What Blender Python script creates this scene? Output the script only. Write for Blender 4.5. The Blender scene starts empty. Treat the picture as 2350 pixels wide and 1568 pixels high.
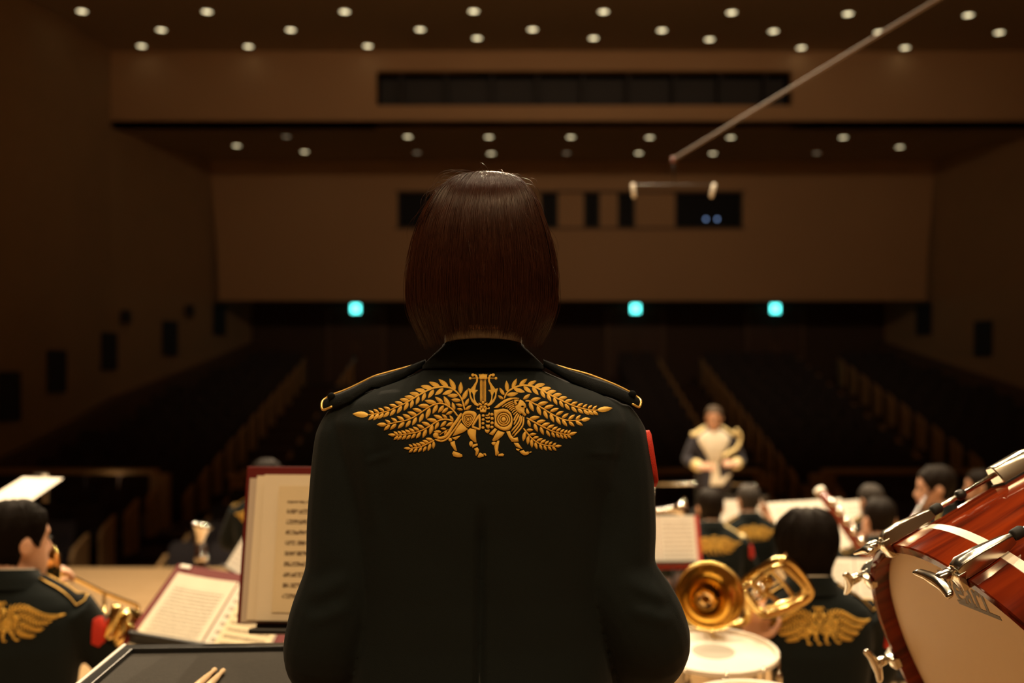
import bpy, bmesh, math, random
import numpy as np
from mathutils import Vector, Matrix
from mathutils.bvhtree import BVHTree
random.seed(7)
RNG = np.random.default_rng(7)
SC = bpy.context.scene
COL = SC.collection

# ------------------------------------------------------------------ camera
FPX, CX, HY, CZ = 2285.0, 1175.0, 850.0, 2.10      # focal length in pixels, image centre x, horizon row, eye height
cam_d = bpy.data.cameras.new('camera')
cam = bpy.data.objects.new('camera', cam_d); COL.objects.link(cam)
cam.location = (0, 0, CZ); cam.rotation_euler = (math.pi / 2, 0, 0)
cam_d.sensor_width = 36.0; cam_d.lens = FPX / 2350 * 36.0
cam_d.shift_y = (HY - 784) / 2350
cam_d.clip_start = 0.05; cam_d.clip_end = 200
cam_d.dof.use_dof = True; cam_d.dof.focus_distance = 1.37; cam_d.dof.aperture_fstop = 2.7
SC.camera = cam

# ------------------------------------------------------------------ world, colour management
w = bpy.data.worlds.new('world'); SC.world = w; w.use_nodes = True
w.node_tree.nodes['Background'].inputs[0].default_value = (0.9, 0.6, 0.35, 1)
w.node_tree.nodes['Background'].inputs[1].default_value = 0.0
SC.view_settings.view_transform = 'Standard'
SC.view_settings.look = 'None'
SC.view_settings.gamma = 1.0
SC.view_settings.use_curve_mapping = False
SC.view_settings.exposure = 0.0

# ------------------------------------------------------------------ stage lights and an added balcony wash (all above the frame)
def spot(name, loc, aim, watts, angle, blend=0.6, radius=0.11, col=(1.0, 0.72, 0.42)):
    l = bpy.data.lights.new(name, 'SPOT'); l.energy = watts; l.color = col
    l.spot_size = math.radians(angle); l.spot_blend = blend; l.shadow_soft_size = radius
    o = bpy.data.objects.new(name, l); COL.objects.link(o); o.location = loc
    d = Vector(aim) - Vector(loc)
    o.rotation_euler = d.to_track_quat('-Z', 'Y').to_euler()
    return o
K = 1.0
WARM = (1, .77, .49)
for i in range(9):                                   # three borders of downlights over the orchestra
    x = -4.4 + i * 1.15
    spot('stage_light', (x, 8.6, 9.2), (x, 7.9, 0.5), 800 * K, 80, col=WARM)
    spot('stage_light', (x, 5.6, 9.2), (x * .9, 5.1, 0.5), (430 if x > -1.5 else 230) * K, 74, col=WARM)
for i in range(7):
    x = -3.4 + i * 1.15
    spot('stage_light', (x, 2.75, 9.2), (x * .9, 2.9, 0.8), (260 if x > -1 else 110) * K, 60, col=WARM)
for i in range(4):                                   # rear border, reaches the backs of the players
    x = -2.4 + i * 1.6
    spot('stage_light', (x, -2.6, 8.2), (x * .7, 2.2, 1.4), 400 * K, 64, col=(1, .68, .36))
for x in (-1.6, .9):                                 # front-of-house spots in the hall ceiling
    spot('front_spot', (x, 18.5, 9.6), (x * .4, 4.0, 1.0), 4200 * K, 34, .8, .16, col=(1, .76, .48))
for x in (-2.4, 1.7, 5.8):                           # added spots that brighten the balcony face, no real fixtures
    spot('added_wash_light', (x, 9.8, 9.4), (x * 1.3 - .5, 28, 6.0), 350 * K, 74, .9, .25, col=(1, .66, .36))

# ------------------------------------------------------------------ helpers
def pix(px, py, Y):
    return Vector(((px - CX) * Y / FPX, Y, CZ - (py - HY) * Y / FPX))
def pixz(px, py, z):                                 # the point of the level z seen at a pixel
    Y = (CZ - z) * FPX / (py - HY)
    return Vector(((px - CX) * Y / FPX, Y, z))
class MB:
    def __init__(s): s.v = []; s.f = []
    def add(s, vs, fs):
        b = len(s.v); s.v += [tuple(p) for p in vs]; s.f += [tuple(i + b for i in q) for q in fs]; return s
    def loft(s, rings, cap=True, closed=False):
        n = len(rings[0]); vs = [p for r in rings for p in r]; fs = []
        m = len(rings)
        for i in range(m if closed else m - 1):
            j = (i + 1) % m
            for k in range(n):
                l = (k + 1) % n
                fs.append((i * n + k, i * n + l, j * n + l, j * n + k))
        if cap and not closed:
            fs.append(tuple(range(n))[::-1]); fs.append(tuple((m - 1) * n + k for k in range(n)))
        return s.add(vs, fs)
    def box(s, c, size, M=None):
        hx, hy, hz = size[0] / 2, size[1] / 2, size[2] / 2
        vs = [Vector((x * hx, y * hy, z * hz)) for x in (-1, 1) for y in (-1, 1) for z in (-1, 1)]
        if M is not None: vs = [M @ p for p in vs]
        vs = [p + Vector(c) for p in vs]
        return s.add(vs, [(0, 1, 3, 2), (4, 6, 7, 5), (0, 4, 5, 1), (2, 3, 7, 6), (0, 2, 6, 4), (1, 5, 7, 3)])
    def tube(s, pts, rad, n=10, cap=True, squash=None, closed=False):
        pts = [Vector(p) for p in pts]; m = len(pts)
        if not hasattr(rad, '__len__'): rad = [rad] * m
        T = []
        for i in range(m):
            a = pts[(i - 1) % m] if (i or closed) else pts[0]; b = pts[(i + 1) % m] if (i < m - 1 or closed) else pts[-1]
            t = (b - a); T.append(t.normalized() if t.length > 1e-9 else Vector((0, 0, 1)))
        up = Vector((0, 0, 1)) if abs(T[0].z) < .9 else Vector((0, 1, 0))
        u = T[0].cross(up).normalized(); rings = []
        for i in range(m):
            u = (u - T[i] * u.dot(T[i])); u = u.normalized() if u.length > 1e-6 else T[i].orthogonal().normalized()
            v = T[i].cross(u); r = rad[i]
            sx, sy = squash if squash else (1, 1)
            rings.append([pts[i] + (u * math.cos(a) * sx + v * math.sin(a) * sy) * r for a in (2 * math.pi * k / n for k in range(n))])
        return s.loft(rings, cap, closed)
    def lathe(s, prof, n=32, M=None, cap=True):      # profile of (radius, height) about z
        rings = [[Vector((max(r, 1e-4) * math.cos(2 * math.pi * k / n), max(r, 1e-4) * math.sin(2 * math.pi * k / n), h)) for k in range(n)] for r, h in prof]
        if M is not None: rings = [[M @ p for p in r] for r in rings]
        return s.loft(rings, cap)
    def ball(s, c, r, n=16, m=10):
        if not hasattr(r, '__len__'): r = (r, r, r)
        c = Vector(c); rings = []
        for i in range(m + 1):
            a = math.pi * i / m; q = max(math.sin(a), .02)
            rings.append([c + Vector((r[0] * q * math.cos(2 * math.pi * k / n), r[1] * q * math.sin(2 * math.pi * k / n), -r[2] * math.cos(a))) for k in range(n)])
        return s.loft(rings)
    def grid(s, P):                                  # open surface from a 2D list of points
        m, n = len(P), len(P[0])
        return s.add([p for r in P for p in r], [(i * n + k, i * n + k + 1, (i + 1) * n + k + 1, (i + 1) * n + k) for i in range(m - 1) for k in range(n - 1)])
    def mesh(s, name='mesh', smooth=False):
        me = bpy.data.meshes.new(name); me.from_pydata(s.v, [], s.f)
        bm = bmesh.new(); bm.from_mesh(me); bmesh.ops.recalc_face_normals(bm, faces=bm.faces); bm.to_mesh(me); bm.free()
        if smooth: me.polygons.foreach_set('use_smooth', [True] * len(me.polygons))
        me.update(); return me
def link(name, me, mat=None, parent=None):
    o = bpy.data.objects.new(name, me); COL.objects.link(o)
    if mat is not None and me is not None:
        me.materials.clear(); me.materials.append(mat)
    if parent is not None: o.parent = parent
    return o
def obj(name, mb, mat, parent=None, smooth=False, auto=None):
    me = mb.mesh(name, smooth or auto is not None)
    if auto is not None: me.set_sharp_from_angle(angle=math.radians(auto))
    return link(name, me, mat, parent)
def bevel(o, wdt=.004, seg=2):
    m = o.modifiers.new('bevel', 'BEVEL'); m.width = wdt; m.segments = seg; m.limit_method = 'ANGLE'; return o
def tag(o, label, cat=None, group=None, kind=None):
    o['label'] = label
    if cat: o['category'] = cat
    if group: o['group'] = group
    if kind: o['kind'] = kind
    return o
def struct(name, mb, mat, label=None, smooth=False):
    o = obj(name, mb, mat, None, smooth); o['kind'] = 'structure'
    if label: o['label'] = label
    return o
def empty(name, loc=(0, 0, 0), rz=0.0):
    o = bpy.data.objects.new(name, None); COL.objects.link(o); o.location = loc; o.rotation_euler = (0, 0, rz); o.empty_display_size = .1
    return o
def fuse(mb, voxel, smooth_it=3, fac=.5):            # union of overlapping closed shapes into one skin
    me = mb.mesh('tmp'); o = bpy.data.objects.new('tmp', me); COL.objects.link(o)
    r = o.modifiers.new('r', 'REMESH'); r.mode = 'VOXEL'; r.voxel_size = voxel; r.use_smooth_shade = True
    if smooth_it:
        sm = o.modifiers.new('s', 'SMOOTH'); sm.factor = fac; sm.iterations = smooth_it
    dg = bpy.context.evaluated_depsgraph_get(); dg.update()
    out = bpy.data.meshes.new_from_object(o.evaluated_get(dg))
    bpy.data.objects.remove(o); bpy.data.meshes.remove(me)
    out.polygons.foreach_set('use_smooth', [True] * len(out.polygons))
    return out
def get_co(me):
    a = np.empty(len(me.vertices) * 3); me.vertices.foreach_get('co', a); return a.reshape(-1, 3)
def set_co(me, a): me.vertices.foreach_set('co', a.ravel()); me.update()
def bvh_of(me):
    return BVHTree.FromPolygons([v.co.copy() for v in me.vertices], [tuple(p.vertices) for p in me.polygons])
def spline(pts, n):                                  # Catmull-Rom resampling of a polyline
    P = [Vector(p) for p in pts]
    P = [P[0] * 2 - P[1]] + P + [P[-1] * 2 - P[-2]]; out = []
    segs = len(P) - 3
    for i in range(n):
        t = i / (n - 1) * segs; k = min(int(t), segs - 1); t -= k
        a, b, c, d = P[k:k + 4]
        out.append(.5 * ((2 * b) + (c - a) * t + (2 * a - 5 * b + 4 * c - d) * t * t + (3 * b - a - 3 * c + d) * t ** 3))
    return out
def interp(x, xs, ys): return float(np.interp(x, xs, ys))

# ------------------------------------------------------------------ materials
def mat(name, col, rough=.6, metal=0.0, emit=None, estr=1.0, bump=0.0, bscale=50.0, var=0.0, vscale=5.0, coat=0.0, sheen=0.0, spec=.5, aniso=None):
    m = bpy.data.materials.new(name); m.use_nodes = True; nt = m.node_tree; b = nt.nodes['Principled BSDF']
    b.inputs['Base Color'].default_value = (*col, 1); b.inputs['Roughness'].default_value = rough; b.inputs['Metallic'].default_value = metal
    b.inputs['Specular IOR Level'].default_value = spec
    if coat: b.inputs['Coat Weight'].default_value = coat; b.inputs['Coat Roughness'].default_value = .06
    if sheen: b.inputs['Sheen Weight'].default_value = sheen; b.inputs['Sheen Roughness'].default_value = .4
    if emit: b.inputs['Emission Color'].default_value = (*emit, 1); b.inputs['Emission Strength'].default_value = estr
    tc = nt.nodes.new('ShaderNodeTexCoord')
    if var:
        nz = nt.nodes.new('ShaderNodeTexNoise'); nz.inputs['Scale'].default_value = vscale; nz.inputs['Detail'].default_value = 4
        nt.links.new(tc.outputs['Object'], nz.inputs['Vector'])
        rp = nt.nodes.new('ShaderNodeMapRange'); rp.inputs['To Min'].default_value = 1 - var; rp.inputs['To Max'].default_value = 1 + var
        nt.links.new(nz.outputs['Fac'], rp.inputs['Value'])
        mx = nt.nodes.new('ShaderNodeMix'); mx.data_type = 'RGBA'; mx.blend_type = 'MULTIPLY'; mx.inputs[0].default_value = 1
        mx.inputs[6].default_value = (*col, 1); nt.links.new(rp.outputs['Result'], mx.inputs[7]); nt.links.new(mx.outputs[2], b.inputs['Base Color'])
    if bump:
        n2 = nt.nodes.new('ShaderNodeTexNoise'); n2.inputs['Scale'].default_value = bscale; n2.inputs['Detail'].default_value = 3
        nt.links.new(tc.outputs['Object'], n2.inputs['Vector'])
        bp = nt.nodes.new('ShaderNodeBump'); bp.inputs['Strength'].default_value = bump; bp.inputs['Distance'].default_value = .002
        nt.links.new(n2.outputs['Fac'], bp.inputs['Height']); nt.links.new(bp.outputs['Normal'], b.inputs['Normal'])
    return m
def rosewood():
    m = bpy.data.materials.new('rosewood'); m.use_nodes = True; nt = m.node_tree; b = nt.nodes['Principled BSDF']
    tc = nt.nodes.new('ShaderNodeTexCoord'); mp = nt.nodes.new('ShaderNodeMapping'); mp.inputs['Scale'].default_value = (14, 14, 1.6)
    nt.links.new(tc.outputs['Object'], mp.inputs['Vector'])
    nz = nt.nodes.new('ShaderNodeTexNoise'); nz.inputs['Scale'].default_value = 1.6; nz.inputs['Detail'].default_value = 7; nz.inputs['Distortion'].default_value = 1.2
    nt.links.new(mp.outputs[0], nz.inputs['Vector'])
    cr = nt.nodes.new('ShaderNodeValToRGB'); e = cr.color_ramp.elements
    e[0].position = .30; e[0].color = (.035, .008, .004, 1); e[1].position = .72; e[1].color = (.25, .032, .006, 1)
    k = e.new(.45); k.color = (.12, .013, .004, 1)
    nt.links.new(nz.outputs['Fac'], cr.inputs[0]); nt.links.new(cr.outputs[0], b.inputs['Base Color'])
    b.inputs['Specular IOR Level'].default_value = .0; b.inputs['Roughness'].default_value = .45; b.inputs['Coat Weight'].default_value = .55; b.inputs['Coat Roughness'].default_value = .05
    return m
def hair_mat(name, c0, rough=.36):
    m = mat(name, c0, rough, spec=.10, var=.35, vscale=60); return m
def print_mat(name, paper, ink, rows, cols, seed, margin=.08, staff=True):
    """printed sheet: rows of small marks on paper, in the sheet's own coordinates (0..1)"""
    m = bpy.data.materials.new(name); m.use_nodes = True; nt = m.node_tree; b = nt.nodes['Principled BSDF']
    uv = nt.nodes.new('ShaderNodeUVMap'); sep = nt.nodes.new('ShaderNodeSeparateXYZ'); nt.links.new(uv.outputs[0], sep.inputs[0])
    def math_(op, a, bb=None, c=None):
        n = nt.nodes.new('ShaderNodeMath'); n.operation = op
        for i, q in enumerate((a, bb, c)):
            if q is None: continue
            if hasattr(q, 'default_value') or hasattr(q, 'links'): nt.links.new(q, n.inputs[i])
            else: n.inputs[i].default_value = q
        return n.outputs[0]
    u, v = sep.outputs[0], sep.outputs[1]
    rv = math_('FRACT', math_('MULTIPLY', v, rows))
    inrow = math_('MULTIPLY', math_('GREATER_THAN', rv, .32), math_('LESS_THAN', rv, .74))
    nz = nt.nodes.new('ShaderNodeTexNoise'); nz.inputs['Scale'].default_value = 1; nz.inputs['Detail'].default_value = 3; nz.inputs['Roughness'].default_value = .7
    cb = nt.nodes.new('ShaderNodeCombineXYZ'); nt.links.new(math_('MULTIPLY', u, cols), cb.inputs[0]); nt.links.new(math_('MULTIPLY', v, rows * 5), cb.inputs[1]); cb.inputs[2].default_value = seed
    nt.links.new(cb.outputs[0], nz.inputs['Vector'])
    marks = math_('GREATER_THAN', nz.outputs['Fac'], .47)
    inside = math_('MULTIPLY', math_('MULTIPLY', math_('GREATER_THAN', u, margin), math_('LESS_THAN', u, 1 - margin)), math_('MULTIPLY', math_('GREATER_THAN', v, margin), math_('LESS_THAN', v, 1 - 1.5 * margin)))
    fac = math_('MULTIPLY', math_('MULTIPLY', inrow, marks), inside)
    if staff:
        lines = math_('MULTIPLY', math_('LESS_THAN', math_('FRACT', math_('MULTIPLY', rv, 12.0)), .25), inrow)
        fac = math_('MAXIMUM', fac, math_('MULTIPLY', math_('MULTIPLY', lines, inside), .45))
    nz2 = nt.nodes.new('ShaderNodeTexNoise'); nz2.inputs['Scale'].default_value = 3.5; nt.links.new(uv.outputs[0], nz2.inputs['Vector'])
    mx0 = nt.nodes.new('ShaderNodeMix'); mx0.data_type = 'RGBA'; nt.links.new(nz2.outputs['Fac'], mx0.inputs[0])
    mx0.inputs[6].default_value = (*[c * .88 for c in paper], 1); mx0.inputs[7].default_value = (*paper, 1)
    mx = nt.nodes.new('ShaderNodeMix'); mx.data_type = 'RGBA'; nt.links.new(fac, mx.inputs[0])
    nt.links.new(mx0.outputs[2], mx.inputs[6]); mx.inputs[7].default_value = (*ink, 1)
    nt.links.new(mx.outputs[2], b.inputs['Base Color']); b.inputs['Roughness'].default_value = .8
    return m
def plank_mat():
    m = bpy.data.materials.new('stage_wood'); m.use_nodes = True; nt = m.node_tree; b = nt.nodes['Principled BSDF']
    tc = nt.nodes.new('ShaderNodeTexCoord')
    br = nt.nodes.new('ShaderNodeTexBrick'); br.inputs['Scale'].default_value = 1.0
    br.inputs['Color1'].default_value = (.56, .37, .19, 1); br.inputs['Color2'].default_value = (.62, .42, .23, 1); br.inputs['Mortar'].default_value = (.3, .19, .1, 1)
    br.inputs['Mortar Size'].default_value = .004; br.inputs['Brick Width'].default_value = 1.8; br.inputs['Row Height'].default_value = .09
    nt.links.new(tc.outputs['Object'], br.inputs['Vector']); nt.links.new(br.outputs[0], b.inputs['Base Color'])
    b.inputs['Roughness'].default_value = .35
    return m
M = {}
M['jacket'] = mat('jacket_cloth', (.0060, .0095, .0096), .85, bump=.25, bscale=900, sheen=.05, spec=.2)
M['gold'] = mat('gold_thread', (.95, .57, .095), .45, .2, bump=.5, bscale=1500, var=.12, vscale=200)
M['piping'] = mat('gold_piping', (.85, .52, .12), .35, .5)
M['strap'] = mat('black_strap', (.004, .005, .005), .85, bump=.3, bscale=500, spec=.12)
M['red'] = mat('red_felt', (.62, .03, .012), .8, bump=.6, bscale=900)
M['skin'] = mat('skin', (.72, .40, .26), .5, var=.06, vscale=20)
M['shirt'] = mat('white_shirt', (.8, .72, .6), .8)
M['trouser'] = mat('trouser_cloth', (.012, .016, .016), .85, bump=.2, bscale=700)
M['shoe'] = mat('black_leather', (.012, .011, .01), .25)
M['hair_brown'] = mat('brown_hair', (.046, .014, .006), .30, spec=.38, var=.35, vscale=60)
M['hair_black'] = hair_mat('black_hair', (.011, .007, .005), .62)
M['hair_grey'] = hair_mat('greying_hair', (.055, .047, .042), .55)
M['brass'] = mat('brass', (.95, .70, .27), .10, 1.0)
M['silver'] = mat('silver_plate', (.85, .80, .72), .12, 1.0)
M['chrome'] = mat('chrome', (.80, .76, .66), .16, 1.0)
M['dark_steel'] = mat('dark_steel', (.05, .05, .05), .35, .8)
M['black'] = mat('black_paint', (.012, .012, .012), .4)
M['rubber'] = mat('black_rubber', (.01, .01, .01), .7)
M['wood'] = rosewood()
M['ebony'] = mat('dark_wood_tube', (.045, .018, .010), .25, coat=.5)
M['bassoon'] = mat('maple_red_wood', (.20, .035, .015), .25, coat=.8)
M['drumhead'] = mat('calf_drumhead', (.78, .62, .42), .6, var=.05, vscale=3)
M['coated'] = mat('coated_drumhead', (.88, .83, .74), .7, var=.05, vscale=8)
M['ivory'] = mat('ivory_inlay', (.92, .86, .74), .4)
M['hickory'] = mat('hickory', (.78, .55, .33), .5, var=.08, vscale=30)
M['carpet'] = mat('grey_felt', (.052, .047, .041), .95, bump=1.0, bscale=500, var=.25, vscale=160)
M['maroon'] = mat('maroon_cover', (.13, .011, .009), .6, spec=.2)
M['red_folder'] = mat('red_cover', (.55, .05, .035), .5)
M['paper'] = mat('cream_paper', (.86, .74, .54), .8, var=.05, vscale=12)
M['paper_white'] = mat('white_paper', (.88, .82, .72), .8)
M['plastic'] = mat('clear_sleeve', (.62, .52, .42), .15)
M['music'] = print_mat('printed_part', (.86, .70, .44), (.14, .09, .05), 12, 26, 3)
M['music2'] = print_mat('printed_text', (.70, .61, .47), (.06, .045, .03), 24, 40, 9, .1, staff=False)  # white paper darkened in colour to stand for weaker light on the left folder
M['music3'] = print_mat('printed_yellow_part', (.72, .60, .38), (.14, .09, .05), 11, 24, 5)
M['music_w'] = print_mat('printed_white_part', (.90, .83, .72), (.5, .42, .34), 11, 20, 6)
M['music_l'] = print_mat('printed_white_part_dimmed', (.70, .62, .50), (.14, .10, .07), 11, 20, 16)  # dimmed copy of the white part, the lower light is in its colour
M['stage'] = plank_mat()
M['riser'] = mat('riser_wood', (.42, .27, .14), .45, var=.15, vscale=4)
M['riser_edge'] = mat('riser_black', (.02, .018, .016), .6)
M['wall'] = mat('hall_plaster', (.40, .27, .155), .85, var=.08, vscale=1.2)
M['panel'] = mat('hall_panel', (.50, .315, .18), .7, var=.05, vscale=.7)
M['ceil'] = mat('hall_ceiling', (.42, .31, .20), .8)
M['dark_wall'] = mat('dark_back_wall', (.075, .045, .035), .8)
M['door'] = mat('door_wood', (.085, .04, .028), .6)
M['frame'] = mat('door_frame', (.14, .08, .055), .6)
M['void'] = mat('dark_recess', (.03, .03, .04), .6)  # puts shade into the side wall opening plates; also dark frames and housings
M['glass'] = mat('dark_glass', (.012, .014, .02), .5, spec=.1)
M['fly'] = mat('dark_fly_tower', (.05, .042, .035), .9)
M['hallfloor'] = mat('hall_carpet', (.05, .025, .018), .9)
M['seat'] = mat('seat_cloth', (.030, .024, .030), .8)
M['endwood'] = mat('pale_wood', (.50, .31, .14), .55, var=.1, vscale=6)
M['exit'] = mat('exit_green', (.1, .8, .7), .4, emit=(.10, .80, .72), estr=5.0)
M['lamp'] = mat('lamp_disc', (1, .9, .7), .4, emit=(1, .84, .50), estr=2.6)
M['lamp_dim'] = mat('lamp_disc_dim', (.6, .5, .4), .4, emit=(1, .84, .55), estr=.35)
M['lamp_ring'] = mat('lamp_trim', (.5, .4, .28), .4, .3)
M['lamp_small'] = mat('small_lamp', (1, .8, .5), .4, emit=(1, .72, .42), estr=9.0)
M['blue_led'] = mat('blue_led', (.2, .3, .5), .4, emit=(.35, .55, 1), estr=1.2)
M['conductor_coat'] = mat('navy_coat', (.022, .020, .032), .75, sheen=.2)
M['gold_braid'] = mat('gold_braid', (.95, .76, .38), .5, .2)
M['white_vest'] = mat('white_vest', (.85, .76, .6), .8)
M['eye'] = mat('eye_dark', (.02, .015, .012), .2)
M['lip'] = mat('lips', (.5, .16, .12), .5)
M['letter'] = mat('letter_ink', (.10, .08, .055), .5)
M['mic_grey'] = mat('mic_cable', (.16, .12, .10), .6)
M['hair_grey2'] = hair_mat('pepper_hair', (.10, .07, .05), .5)
# ================================================================== the place
AX = 1.7                                             # axis of the hall
ZA, ZB, ZC_ = 9.81, 7.98, 4.06                       # upper soffit, lower soffit, balcony underside
YA, YB, YW = 24.05, 28.0, 30.2
def mirror(x): return 2 * AX - x
def slab(mb, x0, x1, y0, y1, z0, z1): return mb.box(((x0 + x1) / 2, (y0 + y1) / 2, (z0 + z1) / 2), (abs(x1 - x0), abs(y1 - y0), abs(z1 - z0)))
# stage
struct('floor', slab(MB(), -10.5, 13.9, -4.6, 10.6, -1.3, 0), M['stage'], 'pale varnished wooden stage floor')
def riser(y0, y1, h, label):
    t = tag(empty('stage_riser', (0, (y0 + y1) / 2, 0)), label, 'riser')
    d = (y1 - y0) / 2
    bevel(obj('deck', slab(MB(), -5.5, 6.2, -d, d, h - .04, h), M['riser'], t), .006)
    obj('skirt', slab(MB(), -5.46, 6.16, -d + .03, d - .03, 0, h - .04), M['riser_edge'], t)
riser(-3.6, 2.50, .76, 'high wooden platform at the back of the stage under the percussion')
riser(2.50, 4.75, .38, 'low wooden platform under the brass players')
# stage enclosure (behind and above the camera)
struct('wall_stage', slab(MB(), -10.5, 13.9, -4.8, -4.6, 0, 11), M['panel'], 'wooden stage shell wall')
for nm, x in (('wall_stage_left', -10.6), ('wall_stage_right', 14.0)):
    struct(nm, slab(MB(), x - .1, x + .1, -4.6, 10.6, 0, 11), M['panel'])
struct('ceiling_stage', slab(MB(), -10.5, 13.9, -4.8, 10.7, 11, 11.2), M['fly'])
# side walls of the hall: facets, mirrored about the axis
WL = [(-12.2, 10.6), (-10.9, 15.5), (-10.35, 18.6), (-9.95, 20.6), (-10.08, 20.62), (-9.78, 22.4), (-9.9, 22.42), (-9.69, YA), (-8.5, YB), (-7.9, YW)]
for side in ('left', 'right'):
    g = [(x if side == 'left' else mirror(x), y) for x, y in WL]
    struct('wall_' + side, MB().grid([[Vector((x, y, z)) for x, y in g] for z in (-1.3, 11.2)]), M['wall'])
WX = lambda Y: interp(Y, [p[1] for p in WL], [p[0] for p in WL])
# rear walls and soffits
def plate(pts, y0, y1):                              # an upright plate from an outline in (x, z)
    mb = MB(); n = len(pts)
    mb.add([(x, y0, z) for x, z in pts] + [(x, y1, z) for x, z in pts], [tuple(range(n)), tuple(range(n, 2 * n))[::-1]] + [(i, (i + 1) % n, n + (i + 1) % n, n + i) for i in range(n)])
    return mb
struct('ceiling', slab(MB(), -12.5, 16, 10.6, YA, ZA, ZA + .15), M['ceil'], 'dark ceiling with rows of round downlights')
struct('ceiling_rear', slab(MB(), -10.5, 14, YA, YB, ZB, ZB + .15), M['ceil'], 'lower soffit with round downlights')
# upper face with a long recessed slot
sx0, sx1, sz0, sz1 = -3.28, 6.77, 8.50, 9.34
mb = MB()
for a in ((-10.0, sx0, ZB, ZA), (sx1, mirror(-10.0), ZB, ZA), (sx0, sx1, ZB, sz0), (sx0, sx1, sz1, ZA)): slab(mb, a[0], a[1], YA, YA + .25, a[2], a[3])
struct('wall_upper', mb, M['panel'], 'brown upper face of the hall with a long dark slot')
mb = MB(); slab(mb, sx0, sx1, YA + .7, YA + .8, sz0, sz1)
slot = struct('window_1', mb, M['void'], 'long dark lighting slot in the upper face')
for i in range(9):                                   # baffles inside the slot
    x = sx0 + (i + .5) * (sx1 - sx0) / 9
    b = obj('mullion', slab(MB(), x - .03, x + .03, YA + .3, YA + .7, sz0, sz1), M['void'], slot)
# lower (balcony) face with the control-room windows
k = YB / FPX
wz0, wz1 = CZ - (522 - HY) * k, CZ - (442 - HY) * k
wins = [(912, 1010), (1040, 1080), (1130, 1168), (1240, 1281), (1340, 1377), (1418, 1458), (1550, 1705)]
wins = [((a - CX) * k, (b - CX) * k) for a, b in wins]
mb = MB(); xs = [-8.5] + [q for p in wins for q in p] + [mirror(-8.5)]
slab(mb, wins[0][0], wins[-1][1], YB, YB + .2, wz1, ZB); slab(mb, wins[0][0], wins[-1][1], YB, YB + .2, ZC_, wz0)
for i in range(0, len(xs), 2):
    if 0 < i < len(xs) - 2: slab(mb, xs[i], xs[i + 1], YB + .04, YB + .2, wz0, wz1)
for x, s in ((wins[0][0], -1), (wins[-1][1], 1)):    # ends taper inwards towards the bottom
    e = -8.5 if s < 0 else mirror(-8.5)
    pts = [(x, ZC_), (x, ZB), (e, ZB), (e - s * .22, 5.2), (e - s * .25, ZC_)]
    q = plate(pts, YB, YB + .2); mb.add(q.v, q.f)
struct('wall_back', mb, M['panel'], 'broad brown balcony face with control room windows')
mb = MB()
slab(mb, wins[0][0] - .06, wins[-1][1] + .06, YB - .05, YB, wz1, wz1 + .05); slab(mb, wins[0][0] - .06, wins[-1][1] + .06, YB - .05, YB, wz0 - .05, wz0)
struct('trim_1', mb, M['frame'], 'thin frame around the control room windows')
for i, (a, b) in enumerate(wins):
    wn = struct('window_%d' % (i + 2), slab(MB(), a, b, YB + .16, YB + .18, wz0, wz1), M['glass'], 'dark control room window pane')
    obj('window_frame', slab(slab(MB(), a, a + .05, YB + .08, YB + .16, wz0, wz1), b - .05, b, YB + .08, YB + .16, wz0, wz1), M['void'], wn)
for px in (1620, 1646):
    p = pix(px, 503, YB + .12)
    t = tag(empty('indicator_light', p), 'tiny bluish light in the wide control room window, ' + ('left' if px < 1630 else 'right') + ' of the pair', 'light', 'control room lights')
    obj('lens', MB().ball((0, 0, 0), .035), M['blue_led'], t, True); obj('housing', MB().box((0, .045, 0), (.08, .04, .08)), M['void'], t)
# recess under the balcony
struct('ceiling_balcony', MB().grid([[Vector((-9, YB, ZC_)), Vector((12.4, YB, ZC_))], [Vector((-9, YW, 4.35)), Vector((12.4, YW, 4.35))]]), M['ceil'])
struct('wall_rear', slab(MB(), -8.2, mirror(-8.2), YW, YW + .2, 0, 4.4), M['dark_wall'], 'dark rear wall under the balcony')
kd = (YW - .1) / FPX
for i, px in enumerate((817, 1138, 1458, 1778)):
    x = (px - CX) * kd; zt = CZ - (716 - HY) * kd; zb = zt - 2.15
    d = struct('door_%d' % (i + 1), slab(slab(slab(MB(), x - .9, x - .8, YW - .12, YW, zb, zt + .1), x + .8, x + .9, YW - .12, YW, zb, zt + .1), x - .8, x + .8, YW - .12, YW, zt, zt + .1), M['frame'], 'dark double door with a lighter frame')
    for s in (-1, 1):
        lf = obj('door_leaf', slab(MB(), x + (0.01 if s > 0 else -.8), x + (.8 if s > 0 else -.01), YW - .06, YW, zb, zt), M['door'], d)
        obj('handle', MB().tube([(x + s * .08, YW - .1, zb + .9), (x + s * .08, YW - .1, zb + 1.25)], .015, 8), M['chrome'], lf)
    if px == 1138: continue
    nm = {817: 'left of the standing musician', 1458: 'nearest the right of the standing musician', 1778: 'furthest right, above the far right door'}[px]
    t = tag(empty('exit_sign', (x, YW - .16, CZ - (709 - HY) * kd)), 'glowing green exit sign, ' + nm, 'sign', 'exit signs over the rear doors')
    bevel(obj('housing', MB().box((0, .04, 0), (.30, .08, .30)), M['black'], t), .01)
    pl = obj('lit_panel', MB().box((0, -.008, 0), (.27, .016, .27)), M['exit'], t)
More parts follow.
